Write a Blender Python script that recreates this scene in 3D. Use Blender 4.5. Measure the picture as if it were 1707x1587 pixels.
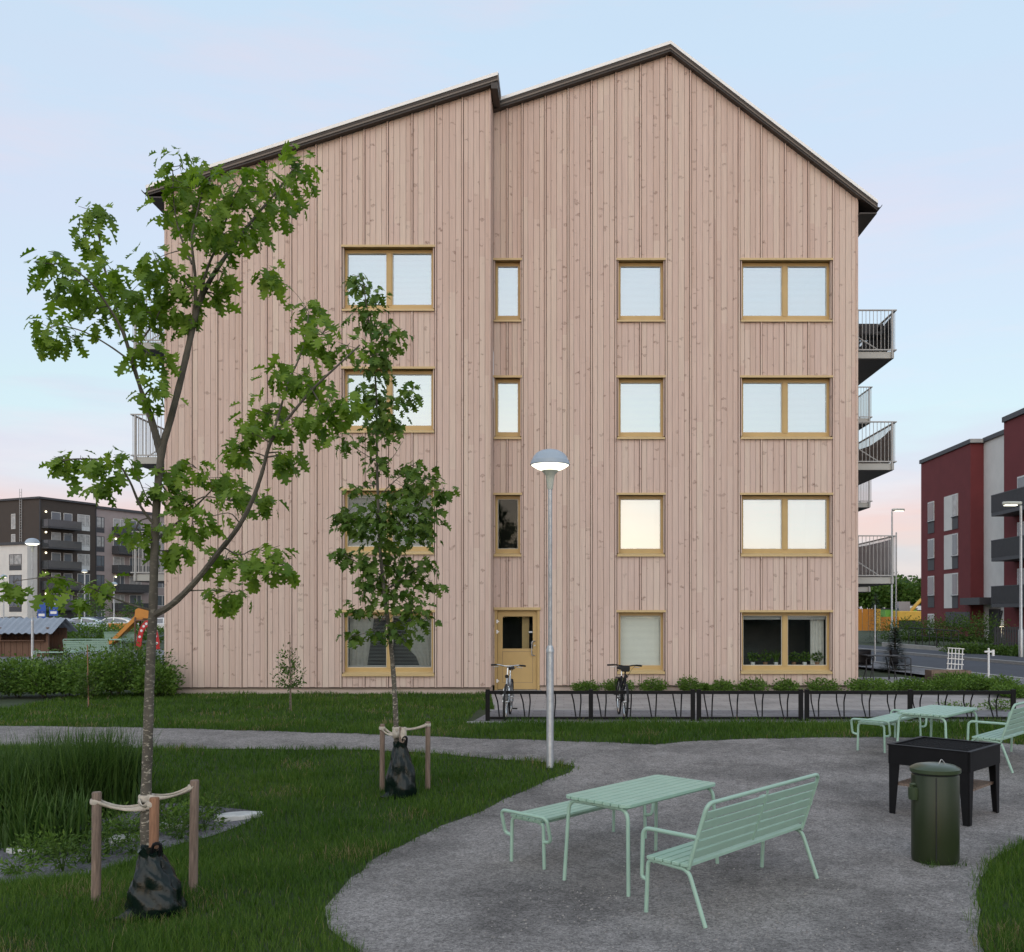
import bpy, bmesh, math, random
import numpy as np
from mathutils import Vector, Matrix, geometry
random.seed(7); rng = np.random.default_rng(7)
R = math.radians
scene = bpy.context.scene
for o in list(bpy.data.objects): bpy.data.objects.remove(o)
COL = scene.collection

# ------------------------------------------------------------------ camera
F, VX, VY, EYE = 1560.0, 940.0, 1020.0, 2.0     # focal length and principal point, eye height
cd = bpy.data.cameras.new('camera'); cam = bpy.data.objects.new('camera', cd); COL.objects.link(cam)
cam.location = (0, 0, EYE); cam.rotation_euler = (math.pi/2, 0, 0)
cd.sensor_fit = 'HORIZONTAL'; cd.sensor_width = 36; cd.lens = 36*F/1707
cd.shift_x = -(VX-853.5)/1707; cd.shift_y = (VY-793.5)/1707
cd.clip_start = 0.1; cd.clip_end = 6000
scene.camera = cam

# ------------------------------------------------------------------ sky: clear twilight air plus a thin high veil of cloud
SUN_EL, SUN_AZ = 4.5, 186.0
world = bpy.data.worlds.new('World'); scene.world = world; world.use_nodes = True
wn = world.node_tree; wn.nodes.clear()
def N(nt, t, **k):
    n = nt.nodes.new(t)
    for a, v in k.items(): setattr(n, a, v)
    return n
def L(nt, a, b): nt.links.new(a, b)
wo = N(wn, 'ShaderNodeOutputWorld'); add = N(wn, 'ShaderNodeAddShader')
b1 = N(wn, 'ShaderNodeBackground'); b1.inputs[1].default_value = 0.08
b2 = N(wn, 'ShaderNodeBackground'); b2.inputs[1].default_value = 1.0
sk = N(wn, 'ShaderNodeTexSky', sky_type='NISHITA', sun_disc=False)
sk.sun_elevation = R(SUN_EL); sk.sun_rotation = R(SUN_AZ); sk.air_density = 1.0; sk.dust_density = 0.6; sk.ozone_density = 1.5
tc = N(wn, 'ShaderNodeTexCoord'); sp = N(wn, 'ShaderNodeSeparateXYZ'); L(wn, tc.outputs['Generated'], sp.inputs[0])
mp = N(wn, 'ShaderNodeMapping'); mp.inputs['Scale'].default_value = (1.6, 1.6, 9.0); mp.inputs['Rotation'].default_value = (R(9), R(-7), 0)
nz = N(wn, 'ShaderNodeTexNoise'); nz.inputs['Scale'].default_value = 1.7; nz.inputs['Detail'].default_value = 4; nz.inputs['Roughness'].default_value = .55
L(wn, tc.outputs['Generated'], mp.inputs[0]); L(wn, mp.outputs[0], nz.inputs['Vector'])
m1 = N(wn, 'ShaderNodeMath', operation='MULTIPLY_ADD'); m1.inputs[1].default_value = .20; m1.inputs[2].default_value = -.10
L(wn, nz.outputs[0], m1.inputs[0])
m2 = N(wn, 'ShaderNodeMath', operation='ADD'); L(wn, sp.outputs[2], m2.inputs[0]); L(wn, m1.outputs[0], m2.inputs[1])
cr = N(wn, 'ShaderNodeValToRGB'); e = cr.color_ramp.elements
for i, (p, c) in enumerate([(0.0, (.42, .44, .64)), (.06, (.47, .45, .60)), (.105, (.66, .42, .48)), (.15, (.55, .53, .66)), (.20, (.55, .67, .73)), (.29, (.56, .65, .76)), (.37, (.58, .63, .76)), (.50, (.54, .66, .79)), (1.0, (.49, .62, .76))]):
    el = e[i] if i < 2 else e.new(p)
    el.position = p; el.color = (*c, 1)
mp2 = N(wn, 'ShaderNodeMapping'); mp2.inputs['Scale'].default_value = (1.1, 1.1, 6.5); mp2.inputs['Rotation'].default_value = (R(-6), R(16), R(20))
nz2 = N(wn, 'ShaderNodeTexNoise'); nz2.inputs['Scale'].default_value = 2.3; nz2.inputs['Detail'].default_value = 7; nz2.inputs['Roughness'].default_value = .62
L(wn, tc.outputs['Generated'], mp2.inputs[0]); L(wn, mp2.outputs[0], nz2.inputs['Vector'])
cf = N(wn, 'ShaderNodeMapRange'); cf.inputs['From Min'].default_value = .47; cf.inputs['From Max'].default_value = .74; cf.inputs['To Max'].default_value = .75; L(wn, nz2.outputs[0], cf.inputs[0])
cl = N(wn, 'ShaderNodeMix', data_type='RGBA'); cl.inputs[7].default_value = (.70, .62, .70, 1); L(wn, cf.outputs[0], cl.inputs[0]); L(wn, cr.outputs[0], cl.inputs[6])
L(wn, m2.outputs[0], cr.inputs[0]); L(wn, cl.outputs[2], b2.inputs[0]); L(wn, sk.outputs[0], b1.inputs[0])
L(wn, b1.outputs[0], add.inputs[0]); L(wn, b2.outputs[0], add.inputs[1]); L(wn, add.outputs[0], wo.inputs[0])

# ------------------------------------------------------------------ sun: low behind the camera, softened by the veil
sd = bpy.data.lights.new('sun', 'SUN'); so = bpy.data.objects.new('sun', sd); COL.objects.link(so)
sd.energy = 1.7; sd.angle = R(95); sd.color = (1.0, .92, .84)
sdir = Vector((math.sin(R(SUN_AZ))*math.cos(R(14)), math.cos(R(SUN_AZ))*math.cos(R(14)), math.sin(R(14))))
so.rotation_euler = sdir.to_track_quat('Z', 'Y').to_euler()
vs = scene.view_settings; vs.view_transform = 'Standard'; vs.look = 'None'; vs.gamma = 1; vs.exposure = 0.0; vs.use_curve_mapping = False
scene.cycles.max_bounces = 6; scene.cycles.diffuse_bounces = 3; scene.cycles.transparent_max_bounces = 12
scene.cycles.use_denoising = True

# ------------------------------------------------------------------ helpers
def smooth01(t): t = min(1, max(0, t)); return t*t*(3-2*t)
def gz(x, y):                                   # height of the ground
    z = -.30*smooth01((17-y)/8.0)
    d = math.hypot((x+5.4)/2.6, (y-9.2)/1.7)
    return z - .16*smooth01(1.25-d)
def P(px, py, Y): return Vector(((px-VX)*Y/F, Y, EYE-(py-VY)*Y/F))
def G(px, py):
    z = 0.0
    for _ in range(12):
        Y = (EYE-z)*F/(py-VY); X = (px-VX)*Y/F; z = gz(X, Y)
    return Vector((X, Y, z))
ORG = {}
def tag(o, label=None, cat=None, group=None, kind=None):
    if label: o['label'] = label
    if cat: o['category'] = cat
    if group: o['group'] = group
    if kind: o['kind'] = kind
    return o
def empty(name, loc=(0, 0, 0), rz=0, label=None, cat=None, group=None, parent=None):
    o = bpy.data.objects.new(name, None); COL.objects.link(o); o.location = loc; o.rotation_euler = (0, 0, rz)
    o.empty_display_size = .1
    ORG[o.name] = Vector(loc)
    if parent: o.parent = parent; ORG[o.name] = ORG[parent.name]; o.location = (0, 0, 0)
    return tag(o, label, cat, group)
def link(name, me, m, parent=None, local=True):
    o = bpy.data.objects.new(name, me); COL.objects.link(o)
    if m is not None and len(me.materials) == 0: me.materials.append(m)
    if parent: o.parent = parent; ORG[o.name] = ORG[parent.name]
    else: ORG[o.name] = Vector((0, 0, 0))
    return o
class MB:
    """collects shapes; build() links them as one mesh object"""
    def __init__(s): s.v = []; s.f = []
    def face(s, pts):
        b = len(s.v); s.v += [tuple(p) for p in pts]; s.f.append(tuple(range(b, b+len(pts)))); return s
    def hexa(s, p):                               # 8 points: bottom 4, top 4
        b = len(s.v); s.v += [tuple(q) for q in p]
        for q in ((3, 2, 1, 0), (4, 5, 6, 7), (0, 1, 5, 4), (1, 2, 6, 5), (2, 3, 7, 6), (3, 0, 4, 7)): s.f.append(tuple(b+i for i in q))
        return s
    def box(s, x0, x1, y0, y1, z0, z1):
        return s.hexa([(x0, y0, z0), (x1, y0, z0), (x1, y1, z0), (x0, y1, z0), (x0, y0, z1), (x1, y0, z1), (x1, y1, z1), (x0, y1, z1)])
    def cbox(s, c, d, rz=0, rx=0, ry=0):
        M = Matrix.Translation(c) @ Matrix.Rotation(rz, 4, 'Z') @ Matrix.Rotation(ry, 4, 'Y') @ Matrix.Rotation(rx, 4, 'X')
        a, b, h = d[0]/2, d[1]/2, d[2]/2
        return s.hexa([M @ Vector(q) for q in ((-a, -b, -h), (a, -b, -h), (a, b, -h), (-a, b, -h), (-a, -b, h), (a, -b, h), (a, b, h), (-a, b, h))])
    def prism(s, poly, y0, y1):                   # polygon in xz, extruded along y
        b = len(s.v); n = len(poly)
        s.v += [(x, y0, z) for x, z in poly] + [(x, y1, z) for x, z in poly]
        s.f.append(tuple(range(b, b+n))); s.f.append(tuple(range(b+2*n-1, b+n-1, -1)))
        for i in range(n): j = (i+1) % n; s.f.append((b+i, b+n+i, b+n+j, b+j))
        return s
    def prismz(s, poly, z0, z1):                  # polygon in xy, extruded along z
        b = len(s.v); n = len(poly)
        s.v += [(x, y, z0) for x, y in poly] + [(x, y, z1) for x, y in poly]
        s.f.append(tuple(range(b+n-1, b-1, -1))); s.f.append(tuple(range(b+n, b+2*n)))
        for i in range(n): j = (i+1) % n; s.f.append((b+i, b+j, b+n+j, b+n+i))
        return s
    def tube(s, pts, r, n=8, closed=False, cap=True):
        pts = [Vector(p) for p in pts]; m = len(pts)
        rr = r if isinstance(r, (list, tuple)) else [r]*m
        if m < 2: return s
        ts = []
        for i in range(m):
            a = pts[(i-1) % m] if (closed or i > 0) else pts[i]; b = pts[(i+1) % m] if (closed or i < m-1) else pts[i]
            t = (b-a); ts.append(t.normalized() if t.length > 1e-9 else Vector((0, 0, 1)))
        u = ts[0].orthogonal().normalized(); base = len(s.v)
        for i in range(m):
            u = (u - ts[i]*u.dot(ts[i]))
            u = u.normalized() if u.length > 1e-6 else ts[i].orthogonal().normalized()
            w = ts[i].cross(u)
            for k in range(n):
                a = 2*math.pi*k/n; s.v.append(tuple(pts[i]+(u*math.cos(a)+w*math.sin(a))*rr[i]))
        for i in range(m if closed else m-1):
            j = (i+1) % m
            for k in range(n):
                l = (k+1) % n; s.f.append((base+i*n+k, base+i*n+l, base+j*n+l, base+j*n+k))
        if cap and not closed:
            s.f.append(tuple(base+k for k in range(n-1, -1, -1))); s.f.append(tuple(base+(m-1)*n+k for k in range(n)))
        return s
    def lathe(s, prof, n=24, c=(0, 0, 0), axis='Z', sx=1, sy=1):
        base = len(s.v); m = len(prof)
        for r, h in prof:
            for k in range(n):
                a = 2*math.pi*k/n; x, y = r*math.cos(a)*sx, r*math.sin(a)*sy
                q = (x, y, h) if axis == 'Z' else ((h, x, y) if axis == 'X' else (x, h, y))
                s.v.append((c[0]+q[0], c[1]+q[1], c[2]+q[2]))
        for i in range(m-1):
            for k in range(n):
                l = (k+1) % n; s.f.append((base+i*n+k, base+i*n+l, base+(i+1)*n+l, base+(i+1)*n+k))
        if prof[0][0] > 1e-4: s.f.append(tuple(base+k for k in range(n-1, -1, -1)))
        if prof[-1][0] > 1e-4: s.f.append(tuple(base+(m-1)*n+k for k in range(n)))
        return s
    def mesh(s, name, off=(0, 0, 0), smooth=False):
        me = bpy.data.meshes.new(name)
        v = [(a-off[0], b-off[1], c-off[2]) for a, b, c in s.v]
        me.from_pydata(v, [], s.f); me.validate()
        bm = bmesh.new(); bm.from_mesh(me); bmesh.ops.recalc_face_normals(bm, faces=bm.faces); bm.to_mesh(me); bm.free()
        if smooth:
            me.polygons.foreach_set('use_smooth', [True]*len(me.polygons)); me.set_sharp_from_angle(angle=R(38))
        return me
    def build(s, name, m, parent=None, world=True, smooth=False, bevel=0):
        off = ORG[parent.name] if (parent and world) else (0, 0, 0)
        o = link(name, s.mesh(name, off, smooth), m, parent)
        if bevel:
            b = o.modifiers.new('bevel', 'BEVEL'); b.width = bevel; b.segments = 2; b.limit_method = 'ANGLE'
        return o
def fillet(pts, rad, seg=5):
    pts = [Vector(p) for p in pts]; out = [pts[0]]
    for i in range(1, len(pts)-1):
        a, b, c = pts[i-1], pts[i], pts[i+1]
        d = min(rad, (a-b).length*.49, (c-b).length*.49)
        p, q = b+(a-b).normalized()*d, b+(c-b).normalized()*d
        for k in range(seg+1):
            t = k/seg; out.append(p*(1-t)**2+b*2*t*(1-t)+q*t*t)
    out.append(pts[-1]); return out
def spline(pts, sub=5):
    pts = [Vector(p) for p in pts]; q = [pts[0]*2-pts[1]]+pts+[pts[-1]*2-pts[-2]]; out = []
    for i in range(1, len(q)-2):
        for k in range(sub):
            t = k/sub; a, b, c, d = q[i-1], q[i], q[i+1], q[i+2]
            out.append(.5*((2*b)+(c-a)*t+(2*a-5*b+4*c-d)*t*t+(3*b-a-3*c+d)*t**3))
    out.append(pts[-1]); return out
def copy_tree(o, parent=None):
    c = o.copy(); COL.objects.link(c); c.parent = parent
    for ch in list(o.children): copy_tree(ch, c)
    return c
def np_mesh(name, V, Fq, m, parent=None, attr=None, tri=False, smooth=False):
    """mesh from numpy arrays: V (n,3), Fq (m,k)"""
    me = bpy.data.meshes.new(name); k = Fq.shape[1]
    if parent is not None: V = V-np.array(ORG[parent.name])
    me.vertices.add(len(V)); me.vertices.foreach_set('co', V.astype(np.float32).ravel())
    me.loops.add(Fq.size); me.loops.foreach_set('vertex_index', Fq.astype(np.int32).ravel())
    me.polygons.add(len(Fq)); me.polygons.foreach_set('loop_start', np.arange(0, Fq.size, k, dtype=np.int32))
    me.polygons.foreach_set('loop_total', np.full(len(Fq), k, dtype=np.int32))
    if smooth: me.polygons.foreach_set('use_smooth', np.ones(len(Fq), dtype=bool))
    me.update(calc_edges=True)
    if attr is not None:
        a = me.attributes.new('rnd', 'FLOAT', 'POINT'); a.data.foreach_set('value', attr.astype(np.float32))
    return link(name, me, m, parent)

# ------------------------------------------------------------------ materials
def mat(name, col, rough=.6, metal=0, var=.12, scale=3.0, bump=0, bscale=60, spec=.5, stretch=(1, 1, 1), col2=None, coord='Object', emit=None, es=0, coat=0):
    m = bpy.data.materials.new(name); m.use_nodes = True; nt = m.node_tree; b = nt.nodes['Principled BSDF']
    b.inputs['Roughness'].default_value = rough; b.inputs['Metallic'].default_value = metal; b.inputs['Specular IOR Level'].default_value = spec
    if coat: b.inputs['Coat Weight'].default_value = coat
    t = N(nt, 'ShaderNodeTexCoord'); mp = N(nt, 'ShaderNodeMapping'); mp.inputs['Scale'].default_value = stretch
    if coord == 'World':
        g = N(nt, 'ShaderNodeNewGeometry'); L(nt, g.outputs['Position'], mp.inputs[0])
    else: L(nt, t.outputs[coord], mp.inputs[0])
    n = N(nt, 'ShaderNodeTexNoise'); n.inputs['Scale'].default_value = scale; n.inputs['Detail'].default_value = 5; n.inputs['Roughness'].default_value = .6
    L(nt, mp.outputs[0], n.inputs['Vector'])
    c2 = col2 or tuple(min(1, c*(1+var)) for c in col); c1 = col if col2 else tuple(c*(1-var) for c in col)
    r = N(nt, 'ShaderNodeValToRGB'); r.color_ramp.elements[0].position = .32; r.color_ramp.elements[1].position = .68
    r.color_ramp.elements[0].color = (*c1, 1); r.color_ramp.elements[1].color = (*c2, 1)
    L(nt, n.outputs[0], r.inputs[0]); L(nt, r.outputs[0], b.inputs['Base Color'])
    if bump:
        n2 = N(nt, 'ShaderNodeTexNoise'); n2.inputs['Scale'].default_value = bscale; n2.inputs['Detail'].default_value = 3
        L(nt, mp.outputs[0], n2.inputs['Vector'])
        bp = N(nt, 'ShaderNodeBump'); bp.inputs['Strength'].default_value = bump; bp.inputs['Distance'].default_value = .01
        L(nt, n2.outputs[0], bp.inputs['Height']); L(nt, bp.outputs[0], b.inputs['Normal'])
    if emit: b.inputs['Emission Color'].default_value = (*emit, 1); b.inputs['Emission Strength'].default_value = es
    return m
def leafmat(name, c1, c2, trans=.25, rough=.5):
    """foliage: colour by leaf, some light passes through"""
    m = bpy.data.materials.new(name); m.use_nodes = True; nt = m.node_tree; b = nt.nodes['Principled BSDF']; out = nt.nodes['Material Output']
    a = N(nt, 'ShaderNodeAttribute', attribute_name='rnd'); oi = N(nt, 'ShaderNodeObjectInfo')
    s = N(nt, 'ShaderNodeMath', operation='ADD'); L(nt, a.outputs['Fac'], s.inputs[0]); L(nt, oi.outputs['Random'], s.inputs[1])
    fr = N(nt, 'ShaderNodeMath', operation='FRACT'); L(nt, s.outputs[0], fr.inputs[0])
    r = N(nt, 'ShaderNodeValToRGB'); r.color_ramp.elements[0].color = (*c1, 1); r.color_ramp.elements[1].color = (*c2, 1)
    L(nt, fr.outputs[0], r.inputs[0]); L(nt, r.outputs[0], b.inputs['Base Color']); b.inputs['Roughness'].default_value = rough; b.inputs['Specular IOR Level'].default_value = .2
    tr = N(nt, 'ShaderNodeBsdfTranslucent'); mx = N(nt, 'ShaderNodeMixShader'); mx.inputs[0].default_value = trans
    hs = N(nt, 'ShaderNodeHueSaturation'); hs.inputs['Value'].default_value = 1.5; hs.inputs['Saturation'].default_value = 1.1; L(nt, r.outputs[0], hs.inputs['Color']); L(nt, hs.outputs[0], tr.inputs[0])
    L(nt, b.outputs[0], mx.inputs[1]); L(nt, tr.outputs[0], mx.inputs[2]); L(nt, mx.outputs[0], out.inputs[0])
    return m
def glassmat(name, refl, tint=(.9, .95, .95)):
    m = bpy.data.materials.new(name); m.use_nodes = True; nt = m.node_tree; nt.nodes.clear()
    o = N(nt, 'ShaderNodeOutputMaterial'); t = N(nt, 'ShaderNodeBsdfTransparent'); t.inputs[0].default_value = (*tint, 1)
    g = N(nt, 'ShaderNodeBsdfGlossy'); g.inputs['Roughness'].default_value = .02; g.inputs['Color'].default_value = (.80, .92, 1.0, 1)
    lw = N(nt, 'ShaderNodeLayerWeight'); lw.inputs[0].default_value = .35
    ma = N(nt, 'ShaderNodeMath', operation='MULTIPLY_ADD'); ma.inputs[1].default_value = .6; ma.inputs[2].default_value = refl; ma.use_clamp = True
    L(nt, lw.outputs['Fresnel'], ma.inputs[0])
    nz = N(nt, 'ShaderNodeTexNoise'); nz.inputs['Scale'].default_value = .8; tcx = N(nt, 'ShaderNodeTexCoord'); L(nt, tcx.outputs['Object'], nz.inputs['Vector'])
    bp = N(nt, 'ShaderNodeBump'); bp.inputs['Strength'].default_value = .06; bp.inputs['Distance'].default_value = .02; L(nt, nz.outputs[0], bp.inputs['Height']); L(nt, bp.outputs[0], g.inputs['Normal'])
    x = N(nt, 'ShaderNodeMixShader'); L(nt, ma.outputs[0], x.inputs[0]); L(nt, t.outputs[0], x.inputs[1]); L(nt, g.outputs[0], x.inputs[2]); L(nt, x.outputs[0], o.inputs[0])
    return m
def woodboard(name, ca, cb, knot):
    """stained softwood: a tint of its own for every board, grain along z and dark knots"""
    m = bpy.data.materials.new(name); m.use_nodes = True; nt = m.node_tree; b = nt.nodes['Principled BSDF']
    b.inputs['Roughness'].default_value = .75; b.inputs['Specular IOR Level'].default_value = .25
    t = N(nt, 'ShaderNodeTexCoord'); oi = N(nt, 'ShaderNodeObjectInfo')
    off = N(nt, 'ShaderNodeMath', operation='MULTIPLY'); off.inputs[1].default_value = 91.7; L(nt, oi.outputs['Random'], off.inputs[0])
    cmb = N(nt, 'ShaderNodeCombineXYZ'); L(nt, off.outputs[0], cmb.inputs[1]); L(nt, off.outputs[0], cmb.inputs[2])
    va = N(nt, 'ShaderNodeVectorMath', operation='ADD'); L(nt, t.outputs['Object'], va.inputs[0]); L(nt, cmb.outputs[0], va.inputs[1])
    # grain
    mg = N(nt, 'ShaderNodeMapping'); mg.inputs['Scale'].default_value = (60, 60, 1.6); L(nt, va.outputs[0], mg.inputs[0])
    ng = N(nt, 'ShaderNodeTexNoise'); ng.inputs['Scale'].default_value = 1; ng.inputs['Detail'].default_value = 4; L(nt, mg.outputs[0], ng.inputs['Vector'])
    # slow drift of colour up the board
    ms = N(nt, 'ShaderNodeMapping'); ms.inputs['Scale'].default_value = (3, 3, .55); L(nt, va.outputs[0], ms.inputs[0])
    ns = N(nt, 'ShaderNodeTexNoise'); ns.inputs['Scale'].default_value = 1; ns.inputs['Detail'].default_value = 2; L(nt, ms.outputs[0], ns.inputs['Vector'])
    ad = N(nt, 'ShaderNodeMath', operation='MULTIPLY_ADD'); ad.inputs[1].default_value = .55; 
    sc = N(nt, 'ShaderNodeMath', operation='MULTIPLY'); sc.inputs[1].default_value = .45; L(nt, ns.outputs[0], sc.inputs[0]); L(nt, sc.outputs[0], ad.inputs[2])
    sx = N(nt, 'ShaderNodeSeparateXYZ'); L(nt, va.outputs[0], sx.inputs[0]); jz = N(nt, 'ShaderNodeMath', operation='MULTIPLY'); jz.inputs[1].default_value = 1/4.3; L(nt, sx.outputs[2], jz.inputs[0])
    fl = N(nt, 'ShaderNodeMath', operation='FLOOR'); L(nt, jz.outputs[0], fl.inputs[0]); cj = N(nt, 'ShaderNodeCombineXYZ'); L(nt, fl.outputs[0], cj.inputs[0]); L(nt, oi.outputs['Random'], cj.inputs[1])
    wn_ = N(nt, 'ShaderNodeTexWhiteNoise', noise_dimensions='3D'); L(nt, cj.outputs[0], wn_.inputs['Vector']); L(nt, wn_.outputs['Value'], ad.inputs[0])
    fj = N(nt, 'ShaderNodeMath', operation='FRACT'); L(nt, jz.outputs[0], fj.inputs[0]); jl = N(nt, 'ShaderNodeMath', operation='GREATER_THAN'); jl.inputs[1].default_value = .0022; L(nt, fj.outputs[0], jl.inputs[0])
    r = N(nt, 'ShaderNodeValToRGB'); r.color_ramp.elements[0].color = (*ca, 1); r.color_ramp.elements[1].color = (*cb, 1); md_ = r.color_ramp.elements.new(.45); md_.color = (.625, .475, .405, 1); r.color_ramp.elements[0].position = .1; r.color_ramp.elements[-1].position = .9
    L(nt, ad.outputs[0], r.inputs[0])
    g1 = N(nt, 'ShaderNodeMapRange'); g1.inputs['From Min'].default_value = .3; g1.inputs['From Max'].default_value = .7; g1.inputs['To Min'].default_value = .90; g1.inputs['To Max'].default_value = 1.06; L(nt, ng.outputs[0], g1.inputs[0])
    mm = N(nt, 'ShaderNodeMix', data_type='RGBA', blend_type='MULTIPLY'); mm.inputs[0].default_value = 1; L(nt, r.outputs[0], mm.inputs[6])
    L(nt, g1.outputs[0], mm.inputs[7])
    # knots with a swirl beside them
    nd = N(nt, 'ShaderNodeTexNoise'); nd.inputs['Scale'].default_value = 14; L(nt, va.outputs[0], nd.inputs['Vector'])
    vd = N(nt, 'ShaderNodeVectorMath', operation='SCALE'); vd.inputs['Scale'].default_value = .16; L(nt, nd.outputs['Color'], vd.inputs[0])
    vb = N(nt, 'ShaderNodeVectorMath', operation='ADD'); L(nt, va.outputs[0], vb.inputs[0]); L(nt, vd.outputs[0], vb.inputs[1])
    mk = N(nt, 'ShaderNodeMapping'); mk.inputs['Scale'].default_value = (3.0, .01, 6.2); L(nt, vb.outputs[0], mk.inputs[0])
    vo = N(nt, 'ShaderNodeTexVoronoi', feature='F1', distance='EUCLIDEAN'); vo.inputs['Scale'].default_value = 1; vo.inputs['Randomness'].default_value = 1; L(nt, mk.outputs[0], vo.inputs['Vector'])
    # stretch across the board: compare offset in z only near the cell point
    kr = N(nt, 'ShaderNodeMapRange'); kr.inputs['From Min'].default_value = .07; kr.inputs['From Max'].default_value = .27; kr.inputs['To Min'].default_value = 1; kr.inputs['To Max'].default_value = 0; L(nt, vo.outputs['Distance'], kr.inputs[0])
    wv = N(nt, 'ShaderNodeMath', operation='SINE'); wz = N(nt, 'ShaderNodeMath', operation='MULTIPLY'); wz.inputs[1].default_value = 46; L(nt, vo.outputs['Distance'], wz.inputs[0]); L(nt, wz.outputs[0], wv.inputs[0])
    wr = N(nt, 'ShaderNodeMapRange'); wr.inputs['From Min'].default_value = -1; wr.inputs['To Min'].default_value = .25; L(nt, wv.outputs[0], wr.inputs[0])
    km = N(nt, 'ShaderNodeMath', operation='MULTIPLY'); L(nt, kr.outputs[0], km.inputs[0]); L(nt, wr.outputs[0], km.inputs[1])
    sk_ = N(nt, 'ShaderNodeSeparateColor'); L(nt, vo.outputs['Color'], sk_.inputs[0]); kp = N(nt, 'ShaderNodeMapRange'); kp.inputs['From Min'].default_value = .15; kp.inputs['From Max'].default_value = .8; kp.inputs['To Max'].default_value = 1.0; L(nt, sk_.outputs[0], kp.inputs[0])
    km2 = N(nt, 'ShaderNodeMath', operation='MULTIPLY'); L(nt, km.outputs[0], km2.inputs[0]); L(nt, kp.outputs[0], km2.inputs[1]); km = km2
    kx = N(nt, 'ShaderNodeMix', data_type='RGBA'); kx.inputs[7].default_value = (*knot, 1); L(nt, km.outputs[0], kx.inputs[0]); L(nt, mm.outputs[2], kx.inputs[6])
    L(nt, kx.outputs[2], b.inputs['Base Color'])
    bp = N(nt, 'ShaderNodeBump'); bp.inputs['Strength'].default_value = .25; bp.inputs['Distance'].default_value = .004; L(nt, ng.outputs[0], bp.inputs['Height']); L(nt, bp.outputs[0], b.inputs['Normal'])
    return m
M = {}
M['board'] = woodboard('stained_boards', (.575, .43, .355), (.665, .54, .445), (.20, .12, .09))
M['sheath'] = mat('sheathing', (.12, .085, .07), .9)
M['plinth'] = mat('plinth_concrete', (.50, .40, .34), .85, var=.10, scale=2, bump=.3)
M['ochre'] = mat('ochre_paint', (.49, .335, .135), .45, var=.06, scale=2)
M['ochre_l'] = mat('ochre_sheet_metal', (.56, .41, .20), .4, var=.05, scale=2)
M['spacer'] = mat('glazing_bead', (.62, .60, .52), .4)
M['fascia'] = mat('brown_fascia', (.040, .031, .025), .5, var=.10)
M['fascia2'] = mat('brown_fascia_trim', (.15, .12, .095), .5, var=.08)
M['verge'] = mat('pale_verge_sheet', (.88, .87, .84), .45, var=.03)  # near-white puts the sky glare along the roof edge into the colour
M['roof'] = mat('dark_roofing', (.06, .055, .055), .8)
M['glass'] = glassmat('window_glass', .35, (.84, .95, 1.0))
M['glass_d'] = glassmat('window_glass_clear', .0)
M['blind'] = mat('white_blind', (.50, .54, .57), .6, var=.03)
M['blind_w'] = mat('cream_blind', (.90, .86, .76), .6, var=.03)
M['blind_g'] = mat('grey_blind', (.42, .42, .41), .6, var=.03)
M['curtain'] = mat('sheer_curtain', (.62, .60, .55), .9, var=.08, scale=8)
M['room'] = mat('room_paint', (.10, .105, .11), .9)
M['galv'] = mat('galvanised_steel', (.46, .48, .49), .42, metal=.75, var=.14, scale=14)
M['lampgrey'] = mat('lamp_grey_paint', (.36, .42, .48), .38, var=.05)
M['lampcream'] = mat('lamp_neck_paint', (.50, .52, .46), .45, var=.05)
M['lens'] = mat('lit_lens', (.9, .9, .8), .3, emit=(1, .97, .80), es=2.4)
M['rail'] = mat('grey_rail_paint', (.40, .40, .39), .5, var=.06)
M['slab'] = mat('balcony_slab', (.42, .42, .39), .6, var=.05)
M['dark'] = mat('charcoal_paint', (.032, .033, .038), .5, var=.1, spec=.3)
M['black'] = mat('black_steel', (.007, .007, .008), .5, var=.2, spec=.2)
M['mint'] = mat('mint_paint', (.335, .50, .395), .42, var=.05, scale=6, bump=.05, bscale=30)
M['bin'] = mat('olive_enamel', (.020, .030, .010), .38, var=.06, spec=.35)
M['binlid'] = mat('olive_enamel_lid', (.040, .060, .028), .3, var=.05, spec=.6)
M['stake'] = mat('stake_wood', (.215, .155, .118), .85, var=.35, scale=9, stretch=(6, 6, .6), bump=.3)
M['stake2'] = mat('stake_wood_fresh', (.29, .15, .085), .85, var=.3, scale=9, stretch=(6, 6, .6), bump=.3)
M['band'] = mat('canvas_band', (.52, .46, .38), .9, var=.15, scale=30, bump=.4)
M['bag'] = mat('green_black_tarpaulin', (.004, .010, .008), .24, var=.3, scale=12, bump=.5, bscale=13, spec=.32)
M['leaf'] = leafmat('oak_leaf', (.080, .155, .017), (.21, .31, .045), .42)
M['leaf2'] = leafmat('maple_leaf', (.050, .108, .016), (.135, .21, .036), .32)
M['shrub'] = leafmat('shrub_leaf', (.055, .118, .018), (.14, .23, .042), .25)
M['shrub_d'] = leafmat('dark_shrub_leaf', (.036, .078, .014), (.10, .165, .034), .25)
M['conifer'] = leafmat('conifer_leaf', (.012, .030, .014), (.030, .055, .022), .1)
M['wood_far'] = leafmat('far_leaf', (.035, .075, .035), (.075, .13, .055), .15)
M['grass'] = leafmat('old_grass', (.026, .058, .010), (.092, .135, .030), .25, .7)
M['reed'] = leafmat('reed_blade', (.026, .066, .011), (.095, .16, .038), .25, .5)
M['bark'] = mat('oak_bark', (.05, .045, .037), .9, scale=7, col2=(.10, .09, .075), bump=.6, bscale=40)
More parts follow.
